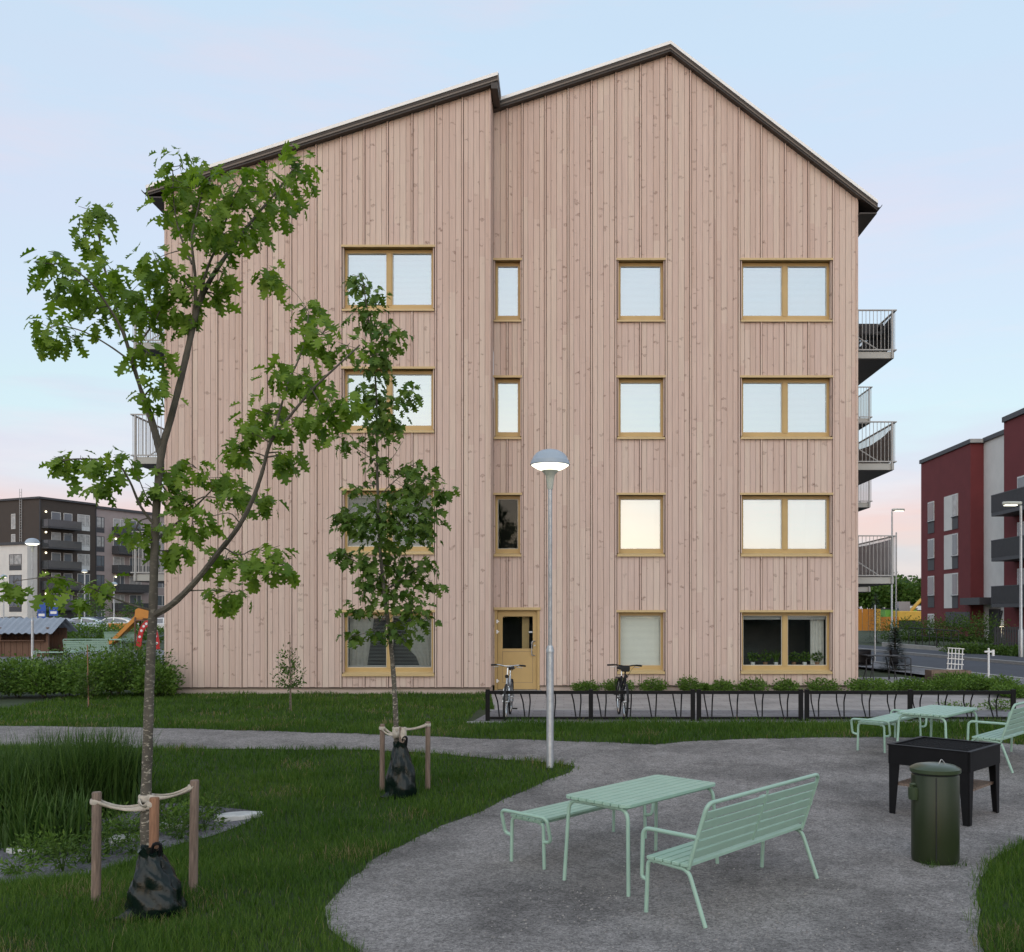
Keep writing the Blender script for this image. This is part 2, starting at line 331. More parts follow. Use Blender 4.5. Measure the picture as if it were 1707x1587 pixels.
def barkspot():
    m = mat('speckled_bark', (.105, .092, .072), .9, var=.25, scale=6, bump=.5, bscale=45); nt = m.node_tree; b = nt.nodes['Principled BSDF']
    t = N(nt, 'ShaderNodeTexCoord'); mp = N(nt, 'ShaderNodeMapping'); mp.inputs['Scale'].default_value = (1, 1, 2.2); L(nt, t.outputs['Object'], mp.inputs[0])
    n = N(nt, 'ShaderNodeTexNoise'); n.inputs['Scale'].default_value = 26; n.inputs['Detail'].default_value = 3; L(nt, mp.outputs[0], n.inputs['Vector'])
    r = N(nt, 'ShaderNodeMapRange'); r.inputs['From Min'].default_value = .56; r.inputs['From Max'].default_value = .64; L(nt, n.outputs[0], r.inputs[0])
    sx = N(nt, 'ShaderNodeSeparateXYZ'); L(nt, t.outputs['Object'], sx.inputs[0])
    hh = N(nt, 'ShaderNodeMapRange'); hh.inputs['From Min'].default_value = 1.0; hh.inputs['From Max'].default_value = 2.9; hh.inputs['To Min'].default_value = 1; hh.inputs['To Max'].default_value = 0; L(nt, sx.outputs[2], hh.inputs[0])
    mu = N(nt, 'ShaderNodeMath', operation='MULTIPLY'); L(nt, r.outputs[0], mu.inputs[0]); L(nt, hh.outputs[0], mu.inputs[1])
    old = b.inputs['Base Color'].links[0].from_socket
    x = N(nt, 'ShaderNodeMix', data_type='RGBA'); x.inputs[7].default_value = (.42, .38, .30, 1); L(nt, mu.outputs[0], x.inputs[0]); L(nt, old, x.inputs[6]); L(nt, x.outputs[2], b.inputs['Base Color'])
    return m
M['bark2'] = barkspot()
def grassmat():
    m = leafmat('grass_blade', (.030, .074, .010), (.13, .20, .034), .33, .7); nt = m.node_tree
    r = [n for n in nt.nodes if n.type == 'VALTORGB'][0]; a = [n for n in nt.nodes if n.type == 'ATTRIBUTE'][0]; L(nt, a.outputs['Fac'], r.inputs[0])
    e = r.color_ramp.elements; e[1].position = .90; q = e.new(.5); q.color = (.066, .132, .018, 1); q = e.new(.97); q.color = (.24, .19, .09, 1); q = e.new(1.0); q.color = (.30, .24, .13, 1); return m
M['grass'] = grassmat()
M['soil'] = mat('lawn_soil', (.022, .036, .010), .95, coord='World', scale=2.2, col2=(.042, .062, .022), bump=.5, bscale=25)
M['earth'] = mat('bed_earth', (.055, .045, .036), .95, coord='World', scale=5, var=.3, bump=.6, bscale=30)
def gravel(name, base, spread, s1=150, dark=.5):
    m = bpy.data.materials.new(name); m.use_nodes = True; nt = m.node_tree; b = nt.nodes['Principled BSDF']; b.inputs['Roughness'].default_value = .9; b.inputs['Specular IOR Level'].default_value = .2
    g = N(nt, 'ShaderNodeNewGeometry')
    v = N(nt, 'ShaderNodeTexVoronoi'); v.inputs['Scale'].default_value = s1; L(nt, g.outputs['Position'], v.inputs['Vector'])
    v2 = N(nt, 'ShaderNodeTexVoronoi'); v2.inputs['Scale'].default_value = s1*.38; L(nt, g.outputs['Position'], v2.inputs['Vector'])
    n = N(nt, 'ShaderNodeTexNoise'); n.inputs['Scale'].default_value = .75; n.inputs['Detail'].default_value = 8; n.inputs['Roughness'].default_value = .7; L(nt, g.outputs['Position'], n.inputs['Vector'])
    n3 = N(nt, 'ShaderNodeTexNoise'); n3.inputs['Scale'].default_value = 9; n3.inputs['Detail'].default_value = 5; L(nt, g.outputs['Position'], n3.inputs['Vector'])
    sv = N(nt, 'ShaderNodeSeparateColor'); L(nt, v.outputs['Color'], sv.inputs[0]); sv2 = N(nt, 'ShaderNodeSeparateColor'); L(nt, v2.outputs['Color'], sv2.inputs[0])
    a = N(nt, 'ShaderNodeMath', operation='MULTIPLY_ADD'); a.inputs[1].default_value = .5; L(nt, sv.outputs[0], a.inputs[0])
    a2 = N(nt, 'ShaderNodeMath', operation='MULTIPLY'); a2.inputs[1].default_value = .5; L(nt, sv2.outputs[0], a2.inputs[0]); L(nt, a2.outputs[0], a.inputs[2])
    r = N(nt, 'ShaderNodeValToRGB'); r.color_ramp.elements[0].color = (*[c*(1-spread) for c in base], 1); r.color_ramp.elements[1].color = (*[min(1, c*(1+spread)) for c in base], 1); L(nt, a.outputs[0], r.inputs[0])
    k = N(nt, 'ShaderNodeMapRange'); k.inputs['From Min'].default_value = .3; k.inputs['From Max'].default_value = .7; k.inputs['From Min'].default_value = .34; k.inputs['From Max'].default_value = .58; k.inputs['To Min'].default_value = 1-dark*.9; k.inputs['To Max'].default_value = 1.08; L(nt, n.outputs[0], k.inputs[0])
    k3 = N(nt, 'ShaderNodeMapRange'); k3.inputs['From Min'].default_value = .3; k3.inputs['From Max'].default_value = .7; k3.inputs['To Min'].default_value = .86; k3.inputs['To Max'].default_value = 1.1; L(nt, n3.outputs[0], k3.inputs[0])
    kk = N(nt, 'ShaderNodeMath', operation='MULTIPLY'); L(nt, k.outputs[0], kk.inputs[0]); L(nt, k3.outputs[0], kk.inputs[1])
    x = N(nt, 'ShaderNodeMix', data_type='RGBA', blend_type='MULTIPLY'); x.inputs[0].default_value = 1; L(nt, r.outputs[0], x.inputs[6]); L(nt, kk.outputs[0], x.inputs[7]); L(nt, x.outputs[2], b.inputs['Base Color'])
    bp = N(nt, 'ShaderNodeBump'); bp.inputs['Strength'].default_value = .8; bp.inputs['Distance'].default_value = .006; L(nt, a.outputs[0], bp.inputs['Height']); L(nt, bp.outputs[0], b.inputs['Normal'])
    return m
M['gravel'] = gravel('gravel', (.258, .238, .224), .62)
M['bedgravel'] = gravel('bed_gravel', (.17, .165, .175), .6, 90)
M['plaza'] = gravel('plaza_gravel', (.24, .24, .25), .3, 40)
M['asphalt'] = mat('asphalt', (.058, .064, .078), .85, coord='World', scale=1.2, var=.15, bump=.3, bscale=40)
M['asphalt2'] = mat('footway_asphalt', (.048, .052, .064), .85, coord='World', scale=1.5, var=.12)
M['kerb'] = mat('kerb_stone', (.33, .33, .32), .8, coord='World', scale=3, var=.12)
M['paint'] = mat('road_paint', (.7, .7, .68), .6, coord='World', scale=4, var=.1)
def pavers(name, c1, c2, mortar, w, h):
    m = bpy.data.materials.new(name); m.use_nodes = True; nt = m.node_tree; b = nt.nodes['Principled BSDF']; b.inputs['Roughness'].default_value = .85
    g = N(nt, 'ShaderNodeNewGeometry'); br = N(nt, 'ShaderNodeTexBrick'); br.inputs['Scale'].default_value = 1; br.inputs['Brick Width'].default_value = w; br.inputs['Row Height'].default_value = h; br.inputs['Mortar Size'].default_value = .006
    br.inputs['Color1'].default_value = (*c1, 1); br.inputs['Color2'].default_value = (*c2, 1); br.inputs['Mortar'].default_value = (*mortar, 1); L(nt, g.outputs['Position'], br.inputs['Vector'])
    n = N(nt, 'ShaderNodeTexNoise'); n.inputs['Scale'].default_value = 1.3; n.inputs['Detail'].default_value = 6; L(nt, g.outputs['Position'], n.inputs['Vector'])
    k = N(nt, 'ShaderNodeMapRange'); k.inputs['From Min'].default_value = .3; k.inputs['From Max'].default_value = .7; k.inputs['To Min'].default_value = .8; k.inputs['To Max'].default_value = 1.12; L(nt, n.outputs[0], k.inputs[0])
    x = N(nt, 'ShaderNodeMix', data_type='RGBA', blend_type='MULTIPLY'); x.inputs[0].default_value = 1; L(nt, br.outputs[0], x.inputs[6]); L(nt, k.outputs[0], x.inputs[7]); L(nt, x.outputs[2], b.inputs['Base Color'])
    return m
M['pave_l'] = pavers('pale_pavers', (.37, .34, .32), (.31, .29, .275), (.20, .185, .175), .42, .28)
M['pave_d'] = pavers('dark_pavers', (.215, .205, .215), (.16, .155, .165), (.10, .095, .095), .30, .20)
M['stone'] = mat('white_stone', (.52, .52, .50), .8, var=.15, scale=9, bump=.4)
# ================================================================== the setting: ground, path, paving, road
def ground_sheet():
    xs = np.unique(np.concatenate([np.linspace(-1800, -60, 12), np.linspace(-60, -14, 24), np.arange(-14, 14.01, .3), np.linspace(14, 60, 24), np.linspace(60, 1800, 12)]))
    ys = np.unique(np.concatenate([np.linspace(-300, -4, 8), np.arange(-4, 26.01, .3), np.linspace(26, 120, 36), np.linspace(120, 3000, 14)]))
    V = np.array([(x, y, gz(x, y)) for y in ys for x in xs]); nx, ny = len(xs), len(ys)
    i, j = np.meshgrid(np.arange(nx-1), np.arange(ny-1)); a = (j*nx+i).ravel()
    Fq = np.stack([a, a+1, a+nx+1, a+nx], 1)
    o = np_mesh('ground', V, Fq, M['soil'], smooth=True); tag(o, kind='structure'); return o
ground_sheet()
def wig(poly, amp=.05, step=.22):
    """breaks up the straight runs of an outline"""
    out = []; n = len(poly)
    for i in range(n):
        a, b = Vector(poly[i][:2]), Vector(poly[(i+1) % n][:2]); d = (b-a).length; k = max(1, int(d/step)) if d < 12 else 1
        nrm = Vector((-(b-a).y, (b-a).x)).normalized() if d > 0 else Vector((0, 0))
        for q in range(k):
            p = a.lerp(b, q/k); w = (math.sin(p.x*5.1+p.y*3.3)+math.sin(p.x*11.7-p.y*9.1)*.6)*amp*.6 if q else 0
            out.append((p.x+nrm.x*w, p.y+nrm.y*w))
    return out
def inside(poly, X, Y):
    poly = np.array([p[:2] for p in poly]); x, y = np.asarray(X), np.asarray(Y); c = np.zeros(x.shape, bool); n = len(poly)
    for i in range(n):
        x1, y1 = poly[i]; x2, y2 = poly[(i+1) % n]
        if y1 == y2: continue
        t = ((y1 > y) != (y2 > y)) & (x < (x2-x1)*(y-y1)/(y2-y1)+x1); c ^= t
    return c
def overlay(name, poly, dz, m, step=.5, kind='structure'):
    poly = [(p[0], p[1]) for p in poly]
    a = np.array(poly); lo, hi = a.min(0), a.max(0)
    gx, gy = np.meshgrid(np.arange(lo[0]+.13, hi[0], step), np.arange(lo[1]+.17, hi[1], step)); gx, gy = gx.ravel(), gy.ravel()
    k = inside(poly, gx, gy); pts = [Vector(p) for p in poly]+[Vector((x, y)) for x, y in zip(gx[k], gy[k])]
    n = len(poly)
    v, e, f, *_ = geometry.delaunay_2d_cdt(pts, [], [list(range(n))], 1, 1e-4)
    me = bpy.data.meshes.new(name); me.from_pydata([(p.x, p.y, gz(p.x, p.y)+dz) for p in v], [], [tuple(q) for q in f])
    bm = bmesh.new(); bm.from_mesh(me)
    bmesh.ops.recalc_face_normals(bm, faces=bm.faces)
    for q in bm.faces:
        if q.normal.z < 0: q.normal_flip()
    bm.to_mesh(me); bm.free()
    me.polygons.foreach_set('use_smooth', [True]*len(me.polygons))
    o = link(name, me, m); tag(o, kind=kind); return o
up = [(0, 1211), (240, 1214), (480, 1221), (640, 1226), (810, 1233), (900, 1235), (985, 1238), (1090, 1242.5), (1169, 1236), (1250, 1233), (1348, 1231), (1482, 1230), (1600, 1234), (1707, 1243)]
lo = [(959, 1279), (903, 1271.6), (810, 1265), (718, 1257), (631, 1251.5), (480, 1250.5), (225, 1248), (0, 1244)]
isl = [(600, 1590), (572, 1570), (548, 1550), (543, 1530), (555, 1500), (585, 1465), (630, 1430), (690, 1400), (760, 1370), (829, 1340), (903, 1307), (950, 1289)]
rl = [(1707, 1405), (1660, 1430), (1635, 1465), (1628, 1500), (1632, 1540), (1640, 1590)]
g2 = lambda l: [tuple(G(*p)[:2]) for p in l]
path_poly = [(-16, 17.0)] + g2(up) + [(13, 13.4), (13, 9.2)] + g2(rl) + [(2.4, 5.0), (2.2, 2.0), (-1.6, 2.0), (-1.5, 5.0)] + g2(isl) + g2(lo) + [(-16, 14.6)]
path_poly = wig(path_poly, .045)
overlay('gravel_path', path_poly, .012, M['gravel'], .45)
bed_poly = wig(g2([(270, 1340), (337, 1344), (405, 1351), (437, 1356), (410, 1374), (351, 1396), (270, 1418), (197, 1444), (152, 1458), (56, 1469), (-60, 1482)]) + [(-8.6, 7.4), (-8.8, 10.6)] + g2([(60, 1300), (200, 1318)]), .06)
overlay('planting_bed', bed_poly, .012, M['bedgravel'], .35)
XP0 = -1.45
pave_light = [(XP0+.05, 18.95), (12.2, 18.95), (12.2, 22.1), (7.6, 22.4), (7.55, 23.0), (2.2, 22.95), (.0, 23.0), (-.4, 23.58), (-1.76, 23.58), (-1.76, 22.6)]
pave_dark = [(XP0-.22, 16.85), (10.6, 16.85), (11.2, 17.6), (12.2, 18.9), (XP0+.02, 18.9)]
overlay('pale_paving', pave_light, .014, M['pave_l'], .8); overlay('dark_paving', pave_dark, .014, M['pave_d'], .8)
kb = MB().box(XP0-.10, 12.2, 18.895, 18.955, -.05, .022).box(XP0-.30, 10.6, 16.79, 16.85, -.05, .03); tag(kb.build('paving_edge', M['kerb']), kind='structure')
overlay('shrub_bed', [(.05, 22.98), (2.2, 22.93), (7.5, 22.98), (7.6, 22.38), (12.2, 22.08), (12.0, 24.6), (7.5, 24.6), (7.4, 23.62), (.0, 23.62)], .01, M['earth'], .6)
# square of gravel and the yard left of the house
overlay('yard', [(-60, 30), (-10.6, 26), (-10.6, 49), (-60, 51)], .012, M['plaza'], 4)
overlay('parking_area', [(-160, 70), (-13, 70), (-13, 138), (-160, 128)], .012, M['asphalt'], 12)
# the road on the right runs away beside the house; footway and kerbs
def rx(y, off): return 15.0-.145*(y-32)+off        # centre line
def strip(name, o0, o1, y0, y1, dz, m, h=None):
    n = 14; ys = [y0+(y1-y0)*i/n for i in range(n+1)]; b = MB()
    if h is None:
        for i in range(n): b.face([(rx(ys[i], o0), ys[i], dz), (rx(ys[i], o1), ys[i], dz), (rx(ys[i+1], o1), ys[i+1], dz), (rx(ys[i+1], o0), ys[i+1], dz)])
    else:
        for i in range(n): b.hexa([(rx(ys[i], o0), ys[i], dz), (rx(ys[i], o1), ys[i], dz), (rx(ys[i+1], o1), ys[i+1], dz), (rx(ys[i+1], o0), ys[i+1], dz)] + [(rx(ys[i], o0), ys[i], h), (rx(ys[i], o1), ys[i], h), (rx(ys[i+1], o1), ys[i+1], h), (rx(ys[i+1], o0), ys[i+1], h)])
    return tag(b.build(name, m), kind='structure')
strip('road', -2.55, 2.55, 5, 130, .012, M['asphalt']); strip('footway', 2.7, 5.2, 5, 130, .11, M['asphalt2']); strip('near_footway', -4.6, -2.75, 5, 130, .09, M['plaza'])
strip('kerb', 2.53, 2.72, 5, 130, -.1, M['kerb'], .13); strip('near_kerb', -2.77, -2.55, 5, 130, -.1, M['kerb'], .115)
strip('edge_line', -2.36, -2.24, 5, 130, .017, M['paint'])
overlay('field', [(10, 150), (500, 150), (500, 400), (10, 400)], .02, mat('meadow', (.10, .16, .05), .95, coord='World', scale=.15, var=.2), 60)

# ================================================================== the timber-clad apartment house
YL, YR = 22.75, 23.6
XL0, XC, XR1 = -9.70, -1.78, 7.41
TOPS = [10.91, 7.955, 5.0, 2.045]; WH = 1.58
house = empty('apartment_house', (-1.2, 23.2, 0), label='four storey apartment house clad in pinkish vertical boards with two roof peaks', cat='building')
def roofL(x): return 12.254+(x+10.07)*(14.99-12.254)/(10.07-1.59)
def roofR(x): return (14.854+(x+1.563)*(16.254-14.854)/(2.67+1.563)) if x < 2.67 else 16.254-(x-2.67)*(16.254-12.266)/(7.85-2.67)
lx = lambda p: (p-940)/68.57
rxx = lambda p: (p-940)/66.1
WIN = []   # (plane, x0, x1, z0, z1, panes, covers)
for i, cov in enumerate([('blind', 'blind'), ('blind', 'blind'), ('blind_g', 'blind_g'), ('curtain_l', 'curtain_r')]): WIN.append(('L', lx(571.5), lx(723.5), TOPS[i]-WH, TOPS[i], 2, cov))
for i, cov in enumerate([('blind',), ('blind',), ('none',)]): WIN.append(('R', rxx(822.8)+.015, rxx(868.5), TOPS[i]-WH, TOPS[i], 1, cov))
for i, cov in enumerate([('blind',), ('blind',), ('blind_w',), ('blind_w',)]): WIN.append(('R', rxx(1029.5), rxx(1107.5), TOPS[i]-WH, TOPS[i], 1, cov))
for i, cov in enumerate([('blind', 'blind'), ('blind', 'blind'), ('blind_w', 'blind_w'), ('plants', 'plants2')]): WIN.append(('R', rxx(1235), rxx(1386), TOPS[i]-WH, TOPS[i], 2, cov))
DOOR = ('R', rxx(823.5)+.015, rxx(899.5), .03, 2.10)
HOLES = {'L': [(w[1], w[2], w[3], w[4]) for w in WIN if w[0] == 'L'], 'R': [(w[1], w[2], w[3], w[4]) for w in WIN if w[0] == 'R'] + [(DOOR[1], DOOR[2], -.2, DOOR[4])]}
BAT = {'L': [lx(p) for p in (275, 319, 361.7, 402, 444, 485, 527, 568.5, 607, 646, 687, 726.5, 771, 818)],
       'R': [rxx(p) for p in (822.4, 845.5, 870.5, 909, 947, 986, 1026.5, 1067.5, 1110.5, 1151, 1192, 1232, 1269, 1309, 1348, 1389, 1430)]}
def segs(plane, x0, x1, z0, top, pad=0.0):
    """free runs of height over [x0,x1] once the openings are cut out"""
    cuts = sorted((h[2]-pad, h[3]+pad) for h in HOLES[plane] if h[0] < x1-.012 and h[1] > x0+.012); out = []; z = z0
    for a, b in cuts:
        if a > z+.03: out.append((z, a, False))
        z = max(z, b)
    out.append((z, top, True)); return out
def board(plane, x0, x1, y0, y1, z0, name, m, roof, chf=.005):
    for (a, b, istop) in segs(plane, x0, x1, z0, None):
        ta, tb = (roof(x0)-.21, roof(x1)-.21) if istop else (b, b)
        mb = MB(); c = chf
        pr = [(x0, y1), (x0, y0+c), (x0+c, y0), (x1-c, y0), (x1, y0+c), (x1, y1)]
        zt = lambda x: ta+(tb-ta)*(x-x0)/(x1-x0)
        n = len(pr); mb.v = [(x, y, a) for x, y in pr]+[(x, y, zt(x)) for x, y in pr]
        mb.f = [tuple(range(n-1, -1, -1)), tuple(range(n, 2*n))]+[(i, (i+1) % n, n+(i+1) % n, n+i) for i in range(n)]
        mb.build(name, m, house)
for plane, Y, zb, roof in (('L', YL, .17, roofL), ('R', YR, .15, roofR)):
    bt = BAT[plane]
    for i in range(len(bt)-1):
        a, b = bt[i], bt[i+1]; n = max(1, round((b-a)/.147)); w = (b-a)/n
        for k in range(n): 
            x0, x1 = a+k*w+(.031 if k == 0 and i+(plane == 'L') > 0 else .003), a+(k+1)*w-(.031 if k == n-1 else .003)
            # split a board that an opening cuts lengthwise
            ed = sorted(set(e for h in HOLES[plane] for e in h[:2] if x0+.02 < e < x1-.02))
            for p, q in zip([x0]+ed, ed+[x1]): board(plane, p, q, Y+random.uniform(-.001, .001), Y+.022, zb+random.uniform(-.004, .004), 'board', M['board'], roof)
    for x in bt[(0 if plane == 'L' else 1):]:
        xm = min(max(x, bt[0]+.025), bt[-1]-.025)
        board(plane, xm-.018, xm+.018, Y-.034, Y+.022, zb-.004, 'cover_batten', M['board'], roof, .004)
# sheathing behind the boards with real openings, and the body of the house
def sheath(plane, Y, x0, x1, roof):
    xs = sorted(set([x0, x1, 2.67]+[e for h in HOLES[plane] for e in h[:2]])); xs = [x for x in xs if x0 <= x <= x1]; b = MB()
    for p, q in zip(xs, xs[1:]):
        if q-p < .01: continue
        cuts = sorted((h[2], h[3]) for h in HOLES[plane] if h[0] < q-.005 and h[1] > p+.005); z = .138
        for c0, c1 in cuts:
            if c0 > z+.02: b.box(p, q, Y+.026, Y+.30, z, c0)
            z = max(z, c1)
        b.hexa([(p, Y+.026, z), (q, Y+.026, z), (q, Y+.30, z), (p, Y+.30, z), (p, Y+.026, roof(p)-.2), (q, Y+.026, roof(q)-.2), (q, Y+.30, roof(q)-.2), (p, Y+.30, roof(p)-.2)])
    b.build('wall_core', M['sheath'], house)
sheath('L', YL, XL0+.01, XC-.03, roofL); sheath('R', YR, XC+.002, XR1-.01, roofR)
YB = 44.0
def sidewall(name, x, y0, y1, z1, t, m):
    MB().box(min(x, x+t), max(x, x+t), y0, y1, .15, z1).build(name, m, house)
# side walls of upright boards, drawn in the stain alone where they are seen edge on
sidewall('side_wall', XL0, YL+.004, YB, roofL(XL0)-.22, .024, M['board']); sidewall('side_wall', XR1, YR+.004, YB, roofR(XR1)-.22, -.024, M['board'])
for k in range(6): 
    y0 = YL+.026+k*.143
    if y0 < YR+.02: MB().box(XC-.024, XC, y0, min(y0+.136, YR-.002), .17, 14.66).build('board', M['board'], house)
MB().box(XC-.045, XC+.004, YL-.024, YL+.024, .166, 14.66).build('corner_board', M['board'], house)
MB().box(XR1-.05, XR1+.004, YR-.024, YR+.02, .146, roofR(XR1)-.22).build('corner_board', M['board'], house)
MB().box(XL0-.004, XL0+.05, YL-.024, YL+.02, .166, roofL(XL0)-.22).build('corner_board', M['board'], house)
MB().box(XL0+.03, XR1-.03, YB-.2, YB, 0, 12).build('rear_wall', M['board'], house)
MB().box(XR1-.03, 9.2, 30.8, YB, 0, 11.6).build('rear_wing', M['board'], house)
# plinth with a metal drip above it
MB().box(XL0+.03, XC-.02, YL+.03, YL+.34, -.35, .135).build('plinth', M['plinth'], house); MB().box(DOOR[2]+.01, XR1-.03, YR+.03, YR+.34, -.3, .12).build('plinth', M['plinth'], house)
MB().box(XC-.3, XC-.018, YL+.335, YR+.03, -.3, .13).build('plinth', M['plinth'], house)
MB().box(XL0+.01, XC-.004, YL-.012, YL+.03, .137, .149).build('drip_strip', M['fascia2'], house); MB().box(DOOR[2]+.02, XR1, YR-.012, YR+.03, .122, .133).build('drip_strip', M['fascia2'], house)
MB().box(DOOR[1]-.0, DOOR[2]+.05, YR-.32, YR+.1, -.05, .03).build('door_step', M['kerb'], house)
# ------------------------------------------------------------------ roofs
def slope_slab(mb, pts, y0, y1, d0, d1):
    """a slab between the roof line lowered by d0 and by d1"""
    for (xa, za), (xb, zb) in zip(pts, pts[1:]):
        mb.hexa([(xa, y0, za-d1), (xb, y0, zb-d1), (xb, y1, zb-d1), (xa, y1, za-d1), (xa, y0, za-d0), (xb, y0, zb-d0), (xb, y1, zb-d0), (xa, y1, za-d0)])
lpts = [(-10.07, roofL(-10.07)), (-1.59, roofL(-1.59))]; rpts = [(XC-.03, roofR(XC-.03)), (2.67, 16.254), (7.85, roofR(7.85))]
for nm, pts, yf in (('left_roof', lpts, YL-.2), ('right_roof', rpts, YR-.2)):
    b = MB(); slope_slab(b, pts, yf+.03, YB, .035, .19); rf = b.build('roof', M['roof'], house)
    b = MB(); slope_slab(b, pts, yf-.025, yf+.16, -.02, .06); b.build('verge_flashing', M['verge'], rf)
    b = MB(); slope_slab(b, pts, yf, yf+.028, .062, .115); b.build('fascia_board', M['fascia'], rf)
    b = MB(); slope_slab(b, pts, yf+.008, yf+.03, .117, .165); b.build('fascia_board', M['fascia2'], rf)
    b = MB(); slope_slab(b, pts, yf+.032, (YL if nm[0] == 'l' else YR)+.1, .192, .212); b.build('soffit', M['fascia'], rf)
b = MB().box(-1.755, -1.592, YL-.19, YB, 14.62, 14.76); b.build('end_fascia', M['fascia'], house)
MB().box(-1.60, -1.575, YL-.205, YB, 14.80, 14.985).build('end_flashing', M['fascia2'], house)
MB().box(XC-.2, XC-.03, YR-.1, YB, 13.9, 14.75).build('upstand_wall', M['fascia'], house)
def gutter(x, z, y0, y1):
    b = MB(); n = 8
    pr = [(x+.075*math.cos(math.pi+math.pi*k/n), z+.075*math.sin(math.pi+math.pi*k/n)) for k in range(n+1)] + [(x+.068*math.cos(2*math.pi-math.pi*k/n), z+.068*math.sin(2*math.pi-math.pi*k/n)) for k in range(n+1)]
    b.prism(pr, y0, y1); return b.build('gutter', M['fascia'], house, smooth=True)
gutter(7.89, roofR(7.85)-.08, YR-.2, YB); gutter(-10.11, roofL(-10.07)-.08, YL-.2, YB)
MB().box(XR1-.0, 7.84, YR-.16, YB, roofR(7.84)-.30, roofR(7.84)-.27).build('eave_soffit', M['fascia'], house); MB().box(-10.06, XL0, YL-.16, YB, roofL(-10.06)-.26, roofL(-10.06)-.23).build('eave_soffit', M['fascia'], house)
# ------------------------------------------------------------------ windows
def slatblind(mb, x0, x1, y, z0, z1, tilt, pitch=.03):
    z = z1-.05; mb.box(x0, x1, y-.014, y+.014, z1-.045, z1)
    while z > z0+.02:
        dz = .0125*math.sin(tilt); dy = .0125*math.cos(tilt)
        mb.hexa([(x0, y-dy, z-dz), (x1, y-dy, z-dz), (x1, y+dy, z+dz), (x0, y+dy, z+dz), (x0, y-dy, z-dz+.0015), (x1, y-dy, z-dz+.0015), (x1, y+dy, z+dz+.0015), (x0, y+dy, z+dz+.0015)]); z -= pitch
    mb.box(x0, x1, y-.012, y+.012, z0, z0+.022)
def curtain(x0, x1, y, z0, z1, shape):
    nx, nzz = 26, 10; V, Fq = [], []
    for j in range(nzz+1):
        v = j/nzz
        for i in range(nx+1):
            u = i/nx; w = shape(v); x = x0+(x1-x0)*u*w if x1 > x0 else x0+(x1-x0)*u*w
            V.append((x, y+.018*math.sin(u*26)*(1-.3*v), z1+(z0-z1)*v))
    for j in range(nzz):
        for i in range(nx): a = j*(nx+1)+i; Fq.append((a, a+1, a+nx+2, a+nx+1))
    b = MB(); b.v = V; b.f = Fq; return b
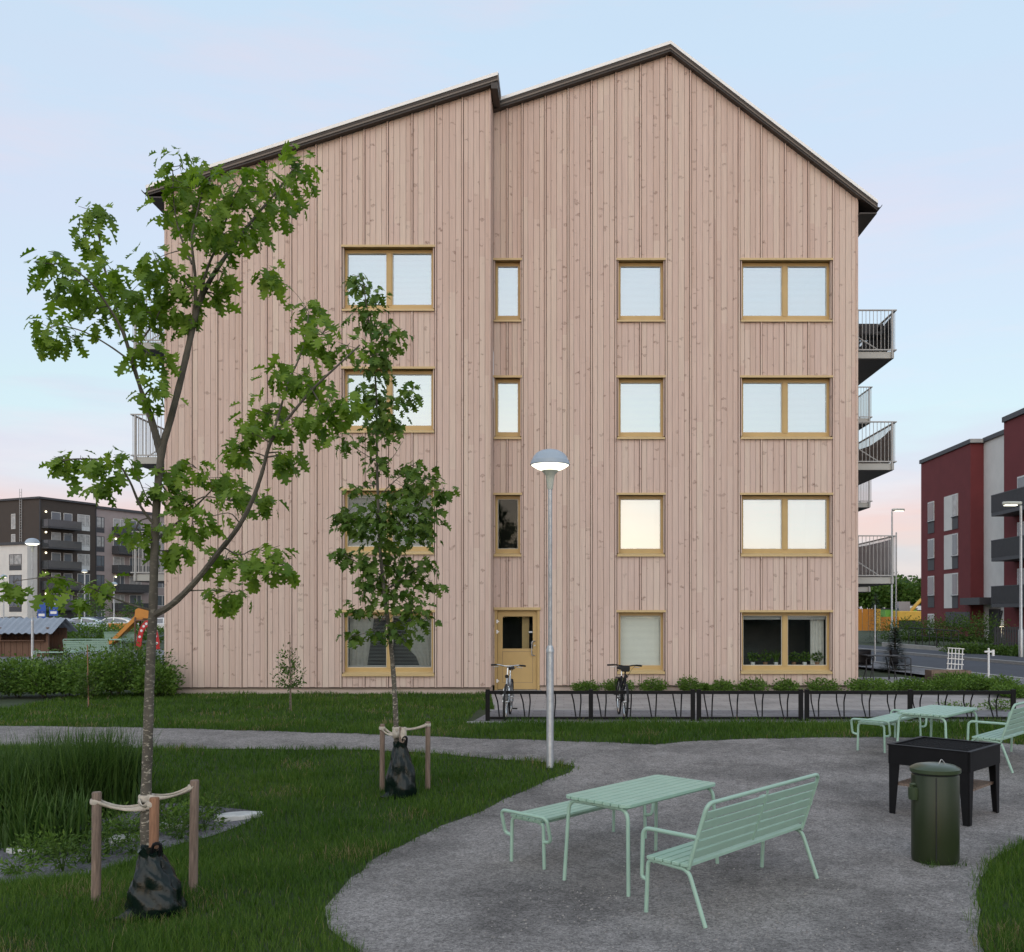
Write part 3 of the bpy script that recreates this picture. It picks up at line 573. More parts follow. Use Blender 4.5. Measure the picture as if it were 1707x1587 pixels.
def window(plane, x0, x1, z0, z1, panes, cov):
    Y = YL if plane == 'L' else YR; w = empty('window', parent=house)
    fx0, fx1, fz0, fz1 = x0+.022, x1-.022, z0+.06, z1-.045; yf = Y+.135
    rv = MB(); t = .02                                        # timber reveal
    rv.box(x0+.001, x0+t, Y-.018, yf-.002, fz0, z1-.035); rv.build('reveal', M['board'], w); MB().box(x1-t, x1-.001, Y-.018, yf-.002, fz0, z1-.035).build('reveal', M['board'], w)
    MB().box(x0+.001, x1-.001, Y-.02, yf-.002, z1-.034, z1-.014).build('reveal', M['ochre'], w)
    px0, px1, pz0, pz1 = fx0+.058, fx1-.058, z0+.177, z1-.14; ys = yf; ye = yf+.085
    fr = MB(); fr.box(fx0, px0, ys, ye, fz0, fz1).box(px1, fx1, ys, ye, fz0, fz1).box(px0, px1, ys+.002, ye, fz0, pz0).box(px0, px1, ys+.002, ye, pz1, fz1)
    bays = [(px0, px1)]
    if panes == 2:
        m = (px0+px1)/2; fr.box(m-.072, m+.072, ys+.001, ye, pz0, pz1); bays = [(px0, m-.072), (m+.072, px1)]
        fr.box(m-.05, m+.05, ys-.012, ys, pz0-.02, pz1+.01)
    fr.build('frame', M['ochre'], w, bevel=.003)
    MB().hexa([(x0-.01, Y-.055, z0), (x1+.01, Y-.055, z0), (x1+.01, yf+.01, z0+.052), (x0-.01, yf+.01, z0+.052), (x0-.01, Y-.055, z0+.018), (x1+.01, Y-.055, z0+.018), (x1-.01, yf+.004, z0+.075), (x0+.01, yf+.004, z0+.075)]).box(x0-.01, x1+.01, Y-.06, Y-.05, z0-.028, z0+.019).build('sill', M['ochre_l'], w)
    MB().box(x0-.03, x1+.03, Y-.052, Y+.05, z1-.013, z1-.001).box(x0-.03, x1+.03, Y-.056, Y-.046, z1-.055, z1-.003).build('head_flashing', M['ochre_l'], w)
    for k, (a, b) in enumerate(bays):
        c = cov[k]
        bd = MB(); q = .012; yb = ys+.022
        bd.box(a, a+q, yb, yb+.03, pz0, pz1).box(b-q, b, yb, yb+.03, pz0, pz1).box(a+q, b-q, yb, yb+.03, pz0, pz0+q).box(a+q, b-q, yb, yb+.03, pz1-q, pz1); bd.build('glazing_bead', M['spacer'], w)
        gl = M['glass_d'] if z0 < 1 or c == 'blind_g' else M['glass'] if c not in ('plants', 'plants2', 'none', 'curtain_l', 'curtain_r') else M['glass_d']
        MB().face([(a, yb+.034, pz0), (b, yb+.034, pz0), (b, yb+.034, pz1), (a, yb+.034, pz1)]).build('pane', gl, w)
        yi = ye+.03
        if c.startswith('blind'):
            s = MB(); slatblind(s, a+.012, b-.012, yi, pz0+.012, pz1-.01, {'blind': 1.15, 'blind_w': 1.32, 'blind_g': .75}[c]); s.build('blind', M[c], w)
        else:
            s = MB()
            if c != 'none': slatblind(s, a+.012, b-.012, yi, pz1-.10 if c[0] == 'p' else pz0+.02, pz1-.01, .25 if c[0] == 'c' else 1.2, .034 if c[0] == 'c' else .012); s.build('blind', M['blind_g'], w)
            if c == 'curtain_l': curtain(a+.01, a+.62, yi+.08, pz0+.01, pz1, lambda v: 1-.30*v).build('curtain', M['curtain'], w, smooth=True)
            if c == 'curtain_r': curtain(b-.01, b-.66, yi+.08, pz0+.01, pz1, lambda v: .62+.38*math.sin(min(1, v*1.25)*math.pi)**.7 if v < .8 else .62*(1-(v-.8)*1.2)).build('curtain', M['curtain'], w, smooth=True)
            if c == 'plants2': curtain(b-.02, b-.36, yi+.1, pz0+.01, pz1, lambda v: 1).build('curtain', M['curtain'], w, smooth=True)
    rm = MB(); ya, yb2 = Y+.302, Y+2.6
    for q in ([(x0, ya, z0-.2), (x0, yb2, z0-.2), (x0, yb2, z1+.2), (x0, ya, z1+.2)], [(x1, ya, z0-.2), (x1, ya, z1+.2), (x1, yb2, z1+.2), (x1, yb2, z0-.2)], [(x0, yb2, z0-.2), (x1, yb2, z0-.2), (x1, yb2, z1+.2), (x0, yb2, z1+.2)], [(x0, ya, z0-.2), (x1, ya, z0-.2), (x1, yb2, z0-.2), (x0, yb2, z0-.2)], [(x0, ya, z1+.2), (x0, yb2, z1+.2), (x1, yb2, z1+.2), (x1, ya, z1+.2)]): rm.face(q)
    rm.build('room', M['room'], w)
    MB().box(x0+.002, x1-.002, yf+.087, yf+.24, z0+.12, z0+.150).build('window_board', M['blind'], w)
    return w
for w in WIN: window(*w)
# ------------------------------------------------------------------ the door
_, dx0, dx1, dz0, dz1 = DOOR; d = empty('door', parent=house); yd = YR+.07
MB().box(dx0, dx0+.07, YR-.01, YR+.2, dz0, dz1).box(dx1-.06, dx1, YR-.01, YR+.2, dz0, dz1).box(dx0+.07, dx1-.06, YR-.008, YR+.2, dz1-.07, dz1-.001).build('frame', M['ochre'], d)
MB().box(dx0-.02, dx1+.03, YR-.055, YR+.03, dz1+.001, dz1+.013).box(dx0-.02, dx1+.03, YR-.06, YR-.05, dz1-.05, dz1+.012).build('head_flashing', M['ochre_l'], d)
lx0, lx1 = dx0+.075, dx1-.065; gx0, gx1, gz0, gz1 = rxx(837.5), rxx(888), 1.07, 1.885
lf = MB(); lf.box(lx0, gx0, yd, yd+.05, dz0+.01, dz1-.075).box(gx1, lx1, yd, yd+.05, dz0+.01, dz1-.075).box(gx0, gx1, yd+.001, yd+.05, dz0+.01, gz0).box(gx0, gx1, yd+.001, yd+.05, gz1, dz1-.075)
leaf = lf.build('leaf', M['ochre'], d, bevel=.003)
pn = MB()
for a, b2, c, e2 in ((gx0, gx0+.006, .21, gz0-.07), (gx1-.006, gx1, .21, gz0-.07), (gx0, gx1, .21, .216), (gx0, gx1, gz0-.076, gz0-.07)): pn.box(a, b2, yd-.003, yd+.002, c, e2)
pn.build('panel_line', M['fascia2'], leaf)
MB().face([(gx0, yd+.02, gz0), (gx1, yd+.02, gz0), (gx1, yd+.02, gz1), (gx0, yd+.02, gz1)]).build('pane', M['glass_d'], leaf)
MB().box(gx0+.53, gx0+.60, yd+.5, yd+.56, gz0-.4, gz1).box(gx0+.48, gx0+.66, yd+.3, yd+.32, gz0-.4, gz1).build('inner_frame', M['ochre'], d)
MB().box(gx1-.1, gx1-.01, yd+.012, yd+.016, 1.47, 1.51).build('label_plate', M['blind'], leaf)
hx = gx1+.0
MB().tube(fillet([(hx+.06, yd-.005, 1.26), (hx-.02, yd-.07, 1.26), (hx-.03, yd-.07, .90), (hx+.05, yd-.005, .90)], .05), .013, 8).build('handle', M['galv'], leaf, smooth=True)
MB().lathe([(.022, 0), (.022, .012), (0, .012)], 12, (hx+.05, yd-.012, 1.15), 'Y').build('lock', M['galv'], leaf)
for z in (1.76, 1.5, .26): MB().box(dx0+.045, dx0+.085, YR-.03, YR-.01, z-.045, z+.045).cbox((dx0+.1, YR-.025, z), (.03, .02, .03)).build('hinge', M['verge'], d)
rm = MB(); x0, x1, z0, z1 = dx0+.02, dx1-.02, .02, 2.2
for q in ([(x0, YR+.302, z0), (x0, YR+3, z0), (x0, YR+3, z1), (x0, YR+.302, z1)], [(x1, YR+.302, z0), (x1, YR+.302, z1), (x1, YR+3, z1), (x1, YR+3, z0)], [(x0, YR+3, z0), (x1, YR+3, z0), (x1, YR+3, z1), (x0, YR+3, z1)], [(x0, YR+.302, z0), (x1, YR+.302, z0), (x1, YR+3, z0), (x0, YR+3, z0)]): rm.face(q)
rm.build('hallway', M['room'], d)
# ------------------------------------------------------------------ balconies
def balcony(xw, xo, y0, y1, zr, far=True):
    b = empty('balcony', parent=house); s = 1 if xo > xw else -1; zt, zb = zr, zr-1.08; zf = zb-.03
    xa, xb = min(xw, xo), max(xw, xo)
    xi = xo-s*.06
    MB().box(min(xw, xi), max(xw, xi), y0+.03, y1-.03, zf-.17, zf).build('floor_slab', M['slab'], b)
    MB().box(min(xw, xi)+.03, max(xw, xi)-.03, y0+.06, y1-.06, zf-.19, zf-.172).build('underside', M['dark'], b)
    r = MB(); tt = .012
    r.box(xa, xb, y0-.02, y0+.03, zt-.03, zt).box(min(xo, xo-s*.05), max(xo, xo-s*.05), y0+.03, y1-.03, zt-.03, zt).box(xa, xb, y1-.03, y1+.02, zt-.03, zt)
    r.box(xa, xb, y0-.01, y0+.02, zb, zb+.03).box(min(xo, xo-s*.03), max(xo, xo-s*.03), y0+.02, y1-.02, zb, zb+.03).box(xa, xb, y1-.02, y1+.01, zb, zb+.03)
    n = int(abs(xo-xw)/.095)
    for k in range(1, n):
        x = xw+(xo-s*.02-xw)*k/n
        for y in (y0+.005, y1-.005): r.box(x-.006, x+.006, y-.006, y+.006, zb+.03, zt-.03)
    n = int((y1-y0)/.1)
    for k in range(1, n):
        y = y0+(y1-y0)*k/n; r.box(xo-s*.015-.006, xo-s*.015+.006, y-.006, y+.006, zb+.03, zt-.03)
    r.build('railing', M['rail'], b)
    for y in (y0+.01, y1-.01): MB().box(xo-s*.12-.018, xo-s*.12+.018, y-.03, y+.01, zf-.17, zt-.031).build('corner_post', M['rail'], b)
    MB().tube([(xw, y0+.1, zr-.45), (xo-s*.45, y0+.07, zb+.02), (xo-s*.30, y0+.06, zf-.1)], .016, 6).build('tie_rod', M['rail'], b)
    return b
LV = [10.03, 7.07, 4.05]
for i, z in enumerate(LV): balcony(XR1+.003, 8.82, 24.8, 28.3, z-.02); balcony(XL0-.003, -11.16, 24.1, 28.0, z+.03)
for z in (9.92, 6.96, 3.99): balcony(9.203, 10.85, 32.9, 36.2, z)
def cloth(xo, y0, y1, z0, z1, m, nm, label, sag=.06):
    """a fabric screen tied inside a railing, with folds and a sagging top edge"""
    b = MB(); n = 24; V = []
    for j in range(5):
        for i in range(n+1):
            u = i/n; V.append((xo+.008*math.sin(u*19+j), y0+(y1-y0)*u, z0+(z1-sag*math.sin(u*math.pi)-z0)*j/4))
    b.v = V; b.f = [(j*(n+1)+i, j*(n+1)+i+1, (j+1)*(n+1)+i+1, (j+1)*(n+1)+i) for j in range(4) for i in range(n)]
    o = b.build(nm, m, smooth=True); mod = o.modifiers.new('thickness', 'SOLIDIFY'); mod.thickness = .006; return tag(o, label, 'screen')
M['screen'] = mat('taupe_fabric', (.17, .15, .14), .9, var=.04, scale=3); M['screen_d'] = mat('black_fabric', (.02, .02, .024), .9)
M['screen_l'] = mat('grey_fabric', (.46, .46, .48), .9, var=.04, scale=3)
cloth(8.71, 24.93, 28.1, 5.99, 6.85, M['screen'], 'privacy_screen', 'taupe fabric screen inside the middle right balcony railing', .12)
cloth(8.71, 24.93, 28.1, 9.02, 9.83, M['screen_d'], 'privacy_screen', 'black fabric screen inside the topmost right balcony railing')
cloth(8.71, 24.93, 28.1, 2.93, 3.93, M['screen_l'], 'privacy_screen', 'grey pleated screen inside the lowest right balcony railing', .02)
# furniture on the balconies
t = empty('stacked_furniture', (8.3, 25.35, 8.9), label='black boxy chair on a low table on the topmost right balcony', cat='chair')
b = MB(); b.box(8.0, 8.6, 25.1, 25.6, 9.42, 9.47); 
for x in (8.02, 8.53):
    for y in (25.12, 25.53): b.box(x, x+.05, y, y+.05, 8.905, 9.42)
b.build('table', M['black'], t)
MB().box(8.02, 8.58, 25.14, 25.58, 9.475, 9.53).box(8.02, 8.58, 25.52, 25.58, 9.53, 9.86).box(8.02, 8.06, 25.14, 25.52, 9.53, 9.74).box(8.54, 8.58, 25.14, 25.52, 9.53, 9.74).build('chair', M['dark'], t)
t = empty('wooden_armchair', (-10.3, 25.6, 5.99), label='wooden slatted armchair on the third floor left balcony', cat='chair')
M['teak'] = mat('teak', (.30, .17, .10), .6, var=.2, scale=10, stretch=(1, 1, 4))
b = MB()
for k in range(5): b.box(-10.62, -10.0, 25.35+k*.1, 25.43+k*.1, 6.36, 6.385).box(-10.62, -10.0, 25.86, 25.89, 6.42+k*.085, 6.49+k*.085)
b.build('slats', M['teak'], t)
b = MB()
for x in (-10.66, -10.02): 
    for y in (25.33, 25.86): b.box(x, x+.05, y, y+.05, 6.0, 6.56)
    b.box(x-.01, x+.06, 25.3, 25.93, 6.56, 6.59)
b.build('frame', M['teak'], t)
# ================================================================== picnic furniture: mint tubes and slats
TR = .0165
def rot2(v, a): return (v[0]*math.cos(a)-v[1]*math.sin(a), v[0]*math.sin(a)+v[1]*math.cos(a))
def picnic_table(label):
    r = empty('picnic_table', label=label, cat='table', group='mint picnic tables'); Lh, Wh, H = .68, .345, .73
    n = 8; w = 2*Wh/n
    for k in range(n):
        y0 = -Wh+k*w+.0055; y1 = y0+w-.011; e = .035 if k in (0, n-1) else 0
        poly = [(-Lh, y0), (Lh, y0), (Lh, y1), (-Lh, y1)]
        if k == 0: poly = [(-Lh, y1), (-Lh, y0+.05), (-Lh+.015, y0+.018), (-Lh+.05, y0), (Lh-.05, y0), (Lh-.015, y0+.018), (Lh, y0+.05), (Lh, y1)]
        if k == n-1: poly = [(-Lh, y0), (-Lh, y1-.05), (-Lh+.015, y1-.018), (-Lh+.05, y1), (Lh-.05, y1), (Lh-.015, y1-.018), (Lh, y1-.05), (Lh, y0)]
        MB().prismz(poly, H-.026, H).build('slat', M['mint'], r, world=False, bevel=.002)
    for s in (-1, 1):
        x = s*(Lh-.05)
        MB().tube(fillet([(x+s*.03, -Wh-.0, 0), (x, -Wh+.03, H-.045), (x, Wh-.03, H-.045), (x+s*.03, Wh, 0)], .09, 6), TR, 10).build('leg_frame', M['mint'], r, world=False, smooth=True)
    for s in (-1, 1): MB().tube([(-Lh+.05, s*(Wh-.08), H-.045), (Lh-.05, s*(Wh-.08), H-.045)], TR*.85, 8).build('rail', M['mint'], r, world=False, smooth=True)
    return r
def end_frame(x, yf, yb, hs, back, s):
    """one end of a bench: legs, and the hooked arm loop"""
    b = MB()
    if back:
        # front leg, seat rail, rear leg splayed backwards
        b.tube(fillet([(x, yf+.02, 0), (x, yf, hs-.03), (x, yb+.02, hs-.05), (x+0*s, yb-.13, 0)], .06, 6), TR, 10)
        # arm: from the back upright forward, down and hooked to the leg
        b.tube(fillet([(x+s*.0, yb-.075, .64), (x, yf+.05, .64), (x, yf+.06, .26), (x, yf+.01, .25)], .07, 6), TR, 10)
    else:
        b.tube(fillet([(x, yf+.01, 0), (x, yf, hs-.03), (x, yb, hs-.03), (x, yb-.01, 0)], .06, 6), TR, 10)
        b.tube(fillet([(x, yf+.01, .24), (x+s*.0, yf+.09, .25), (x+s*.055, yf+.09, hs+.03), (x+s*.055, yb-.09, hs+.03), (x, yb-.09, .25), (x, yb-.01, .24)], .06, 6), TR, 10)
    return b
def bench(label, back, Lh, group):
    r = empty('slatted_bench' if not back else 'bench_with_backrest', label=label, cat='bench', group=group); H = .44; W = .39; n = 5
    w = W/n
    for k in range(n):
        y0 = -W/2+k*w+.006
        MB().box(-Lh, Lh, y0, y0+w-.012, H-.024, H).build('seat_slat', M['mint'], r, world=False, bevel=.003)
    for s in (-1, 1): end_frame(s*(Lh-.03), W/2-.0, -W/2+.0, H, back, s).build('end_frame', M['mint'], r, world=False, smooth=True)
    MB().tube([(-Lh+.03, W/2-.05, H-.045), (Lh-.03, W/2-.05, H-.045)], TR*.8, 8).build('rail', M['mint'], r, world=False, smooth=True)
    if back:
        lean = .16; yb0 = -W/2+.02; p = lambda h: yb0-lean*(h-.42)/.46
        MB().tube(fillet([(-Lh+.03, p(.42), .40), (-Lh+.03, p(.90), .90), (Lh-.03, p(.90), .90), (Lh-.03, p(.42), .40)], .07, 6), TR, 10).build('back_frame', M['mint'], r, world=False, smooth=True)
        for k in range(5):
            h = .505+k*.075; MB().cbox((0, p(h)-.004, h), (2*Lh-.10, .016, .064), rx=.335).build('back_slat', M['mint'], r, world=False, bevel=.003)
        MB().cbox((0, p(.65)-.018, .655), (.025, .008, .40), rx=.335).build('back_strap', M['mint'], r, world=False)
        MB().tube([(0, p(.90), .90), (0, p(.85)-.01, .85)], .010, 6).build('stay', M['mint'], r, world=False, smooth=True)
    return r
A1 = math.atan2(1.04, .87)
def put(o, x, y, a): o.location = (x, y, gz(x, y)+.012); o.rotation_euler = (0, 0, a); return o
put(picnic_table('mint green slatted picnic table nearest the camera, in front of the lamp'), .70, 8.25, A1-.03)
put(picnic_table('mint green picnic table behind the black grill, near the bike racks'), 5.32, 13.3, A1-.02)
put(bench('backless mint bench with looped ends beside the nearest table', False, .78, 'mint backless benches'), .17, 9.02, A1-.03+math.pi)
put(bench('backless mint bench with looped ends behind the grill', False, .78, 'mint backless benches'), 5.02, 14.4, A1+math.pi)
# the backrest is on the local -y side; that bench looks towards the table
put(bench('mint bench with slatted back in front of the nearest table', True, .88, 'mint benches with backrests'), 1.36, 7.62, A1-.045)
put(bench('mint bench with slatted back cut by the right edge of the picture', True, .88, 'mint benches with backrests'), 6.26, 13.2, A1-.045)

# ------------------------------------------------------------------ black grill table
g = empty('grill', (4.28, 10.53, gz(4.28, 10.53)), A1-.07, 'square black steel barbecue grill on tapered legs with a wooden shelf', 'grill')
H = .79; w = .44
b = MB(); 
for s in (-1, 1): b.box(-w, w, s*w-.012, s*w+.012, H-.22, H-.012).box(s*w-.012, s*w+.012, -w+.012, w-.012, H-.22, H-.012)
b.build('fire_box', M['black'], g, world=False)
b = MB(); q = w+.02
for s in (-1, 1): b.box(-q, q, min(s*q, s*(q-.05)), max(s*q, s*(q-.05)), H-.011, H).box(min(s*q, s*(q-.05)), max(s*q, s*(q-.05)), -q+.05, q-.05, H-.0105, H-.0005)
b.build('top_rim', M['black'], g, world=False, bevel=.002)
MB().box(-w+.012, w-.012, -w+.012, w-.012, H-.05, H-.04).build('hearth_plate', M['dark'], g, world=False)
b = MB()
for k in range(21): x = -w+.03+k*(2*w-.06)/20; b.box(x-.004, x+.004, -w+.03, w-.03, H-.024, H-.014)
b.box(-w+.03, w-.03, -.008, .008, H-.034, H-.025); b.build('grate', M['black'], g, world=False)
for sx in (-1, 1):
    for sy in (-1, 1):
        b = MB(); x, y = sx*(w+.004), sy*(w+.004)
        def pl(a0, a1, ax):
            t = .012
            if ax: b.hexa([(x-sx*.01, y, 0), (x-sx*.07, y, 0), (x-sx*.07, y-sy*t, 0), (x-sx*.01, y-sy*t, 0), (x, y, H-.013), (x-sx*.14, y, H-.013), (x-sx*.14, y-sy*t, H-.013), (x, y-sy*t, H-.013)])
            else: b.hexa([(x, y-sy*.01, 0), (x, y-sy*.07, 0), (x-sx*t, y-sy*.07, 0), (x-sx*t, y-sy*.01, 0), (x, y-sy*.013, H-.013), (x, y-sy*.14, H-.013), (x-sx*t, y-sy*.14, H-.013), (x-sx*t, y-sy*.013, H-.013)])
        pl(0, 0, True); pl(0, 0, False); b.build('leg', M['black'], g, world=False)
for k in range(6): MB().box(-w+.03+k*.143, -w+.03+k*.143+.125, -w+.05, w-.05, .33, .355).build('shelf_board', M['stake'], g, world=False)
# ------------------------------------------------------------------ litter bin
bx, by = 3.42, 8.62; t = empty('litter_bin', (bx, by, gz(bx, by)), label='olive green steel litter bin with domed lid standing before the grill', cat='bin')
b = MB().lathe([(.185, .0), (.205, .012), (.212, .05), (.212, .80), (.20, .815)], 32, sx=1, sy=.9); b.build('body', M['bin'], t, world=False, smooth=True)
MB().lathe([(.218, .825), (.226, .832), (.226, .862), (.215, .872), (.175, .892), (.10, .905), (0, .908)], 32, sx=1, sy=.9).build('lid', M['binlid'], t, world=False, smooth=True)
MB().lathe([(.205, .812), (.218, .826)], 32, sx=1, sy=.9).build('neck', M['dark'], t, world=False)
MB().box(-.066, -.063, -.194, -.180, .05, .80).build('door_seam', M['dark'], t, world=False)
b = MB(); b.tube([(-.19, -.04, .72), (-.235, -.04, .72), (-.235, -.04, .66), (-.20, -.04, .64)], .02, 8).lathe([(.0, .575), (.05, .58), (.055, .62), (.055, .69), (.03, .70)], 16, (-.205, -.03, 0)); b.build('ash_cup', M['binlid'], t, world=False, smooth=True)
MB().tube(fillet([(.02, -.03, .903), (.045, -.03, .95), (.085, -.03, .898)], .012, 3), .004, 6).build('lid_handle', M['galv'], t, world=False, smooth=True)
MB().lathe([(.17, -.08), (.17, .004)], 24).build('foot', M['dark'], t, world=False)

# ------------------------------------------------------------------ park lamps
def park_lamp(loc, hgt, label):
    t = empty('park_lamp', loc, label=label, cat='lamp', group='dome topped park lamps'); k = hgt
    MB().lathe([(.052, -.1), (.052, .0), (.050, .01), (.050, 1.62), (.045, 1.66)], 20).build('lower_pole', M['galv'], t, world=False, smooth=True)
    MB().lathe([(.052, .0), (.066, .012), (.052, .03)], 20).build('base_ring', M['dark'], t, world=False, smooth=True)
    MB().lathe([(.056, 1.60), (.056, 1.635), (.036, 1.70), (.032, 1.70)], 20).build('collar', M['galv'], t, world=False, smooth=True)
    MB().lathe([(.027, 1.69), (.027, k-.48)], 16).build('upper_pole', M['galv'], t, world=False, smooth=True)
    MB().lathe([(.038, k-.52), (.040, k-.50), (.050, k-.41), (.066, k-.325), (.116, k-.272), (.116, k-.262)], 24).build('neck', M['lampcream'], t, world=False, smooth=True)
    MB().lathe([(.108, k-.262), (.17, k-.246), (.23, k-.212), (.262, k-.188), (.258, k-.18), (.0, k-.18)], 32).build('lens', M['lens'], t, world=False, smooth=True)
    MB().lathe([(.266, k-.192), (.274, k-.187), (.272, k-.170), (.256, k-.125), (.249, k-.121), (.230, k-.075), (.190, k-.028), (.125, k+.008), (.062, k+.023), (0, k+.026)], 32).build('dome', M['lampgrey'], t, world=False, smooth=True)
    return t
c = G(917, 1283); park_lamp(tuple(c), 4.36, 'tall galvanised park lamp with lit dome head at the tip of the lawn')
c = G(54, 1104); park_lamp(tuple(c), 4.9, 'lit dome park lamp standing beside the wooden playhouse')

# ------------------------------------------------------------------ bicycle racks
YK = 17.05; SK = F/YK
def rack(px0, px1, mids, label, cnt):
    x0, x1 = (px0-VX)/SK, (px1-VX)/SK; t = empty('bicycle_rack', (x0, YK, 0), label=label, cat='bike rack', group='black bicycle racks'); H = .575
    ps = [x0]+[(m-VX)/SK for m in mids]+[x1]
    for x in ps: MB().box(x-.04, x+.04, YK-.025, YK+.025, -.08, H+.015).build('post', M['black'], t, bevel=.003)
    for a, b in zip(ps, ps[1:]):
        MB().box(a+.041, b-.041, YK-.022, YK+.022, H-.072, H-.012).build('top_rail', M['black'], t, bevel=.002)
        MB().box(a+.041, b-.041, YK-.022, YK+.022, .04, .09).build('bottom_rail', M['black'], t, bevel=.002)
        n = cnt
        for k in range(n):
            xm = a+(b-a)*(k+.5)/n; q = MB()
            # wheel holder: two bars rise from the floor rail and spread towards the top rail, reaching behind it
            q.tube(fillet([(xm-.18, YK+.02, H-.03), (xm-.12, YK+.16, H-.06), (xm-.075, YK+.30, .34), (xm-.035, YK+.20, .06)], .05, 4), .013, 6)
            q.tube(fillet([(xm+.035, YK+.20, .06), (xm+.06, YK+.30, .34), (xm+.05, YK+.16, H-.06), (xm+.05, YK+.02, H-.03)], .05, 4), .013, 6)
            q.tube([(xm-.035, YK+.20, .06), (xm-.03, YK, .066), (xm+.03, YK, .066), (xm+.035, YK+.20, .06)], .011, 6)
            q.build('wheel_holder', M['black'], t, smooth=True)
rack(813, 1155, [985], 'long black bicycle rack behind the park lamp with two bikes in it', 4)
rack(1165, 1335, [], 'short empty black bicycle rack between the two long ones', 4)
rack(1345, 1689, [1517], 'long empty black bicycle rack behind the far picnic table', 4)

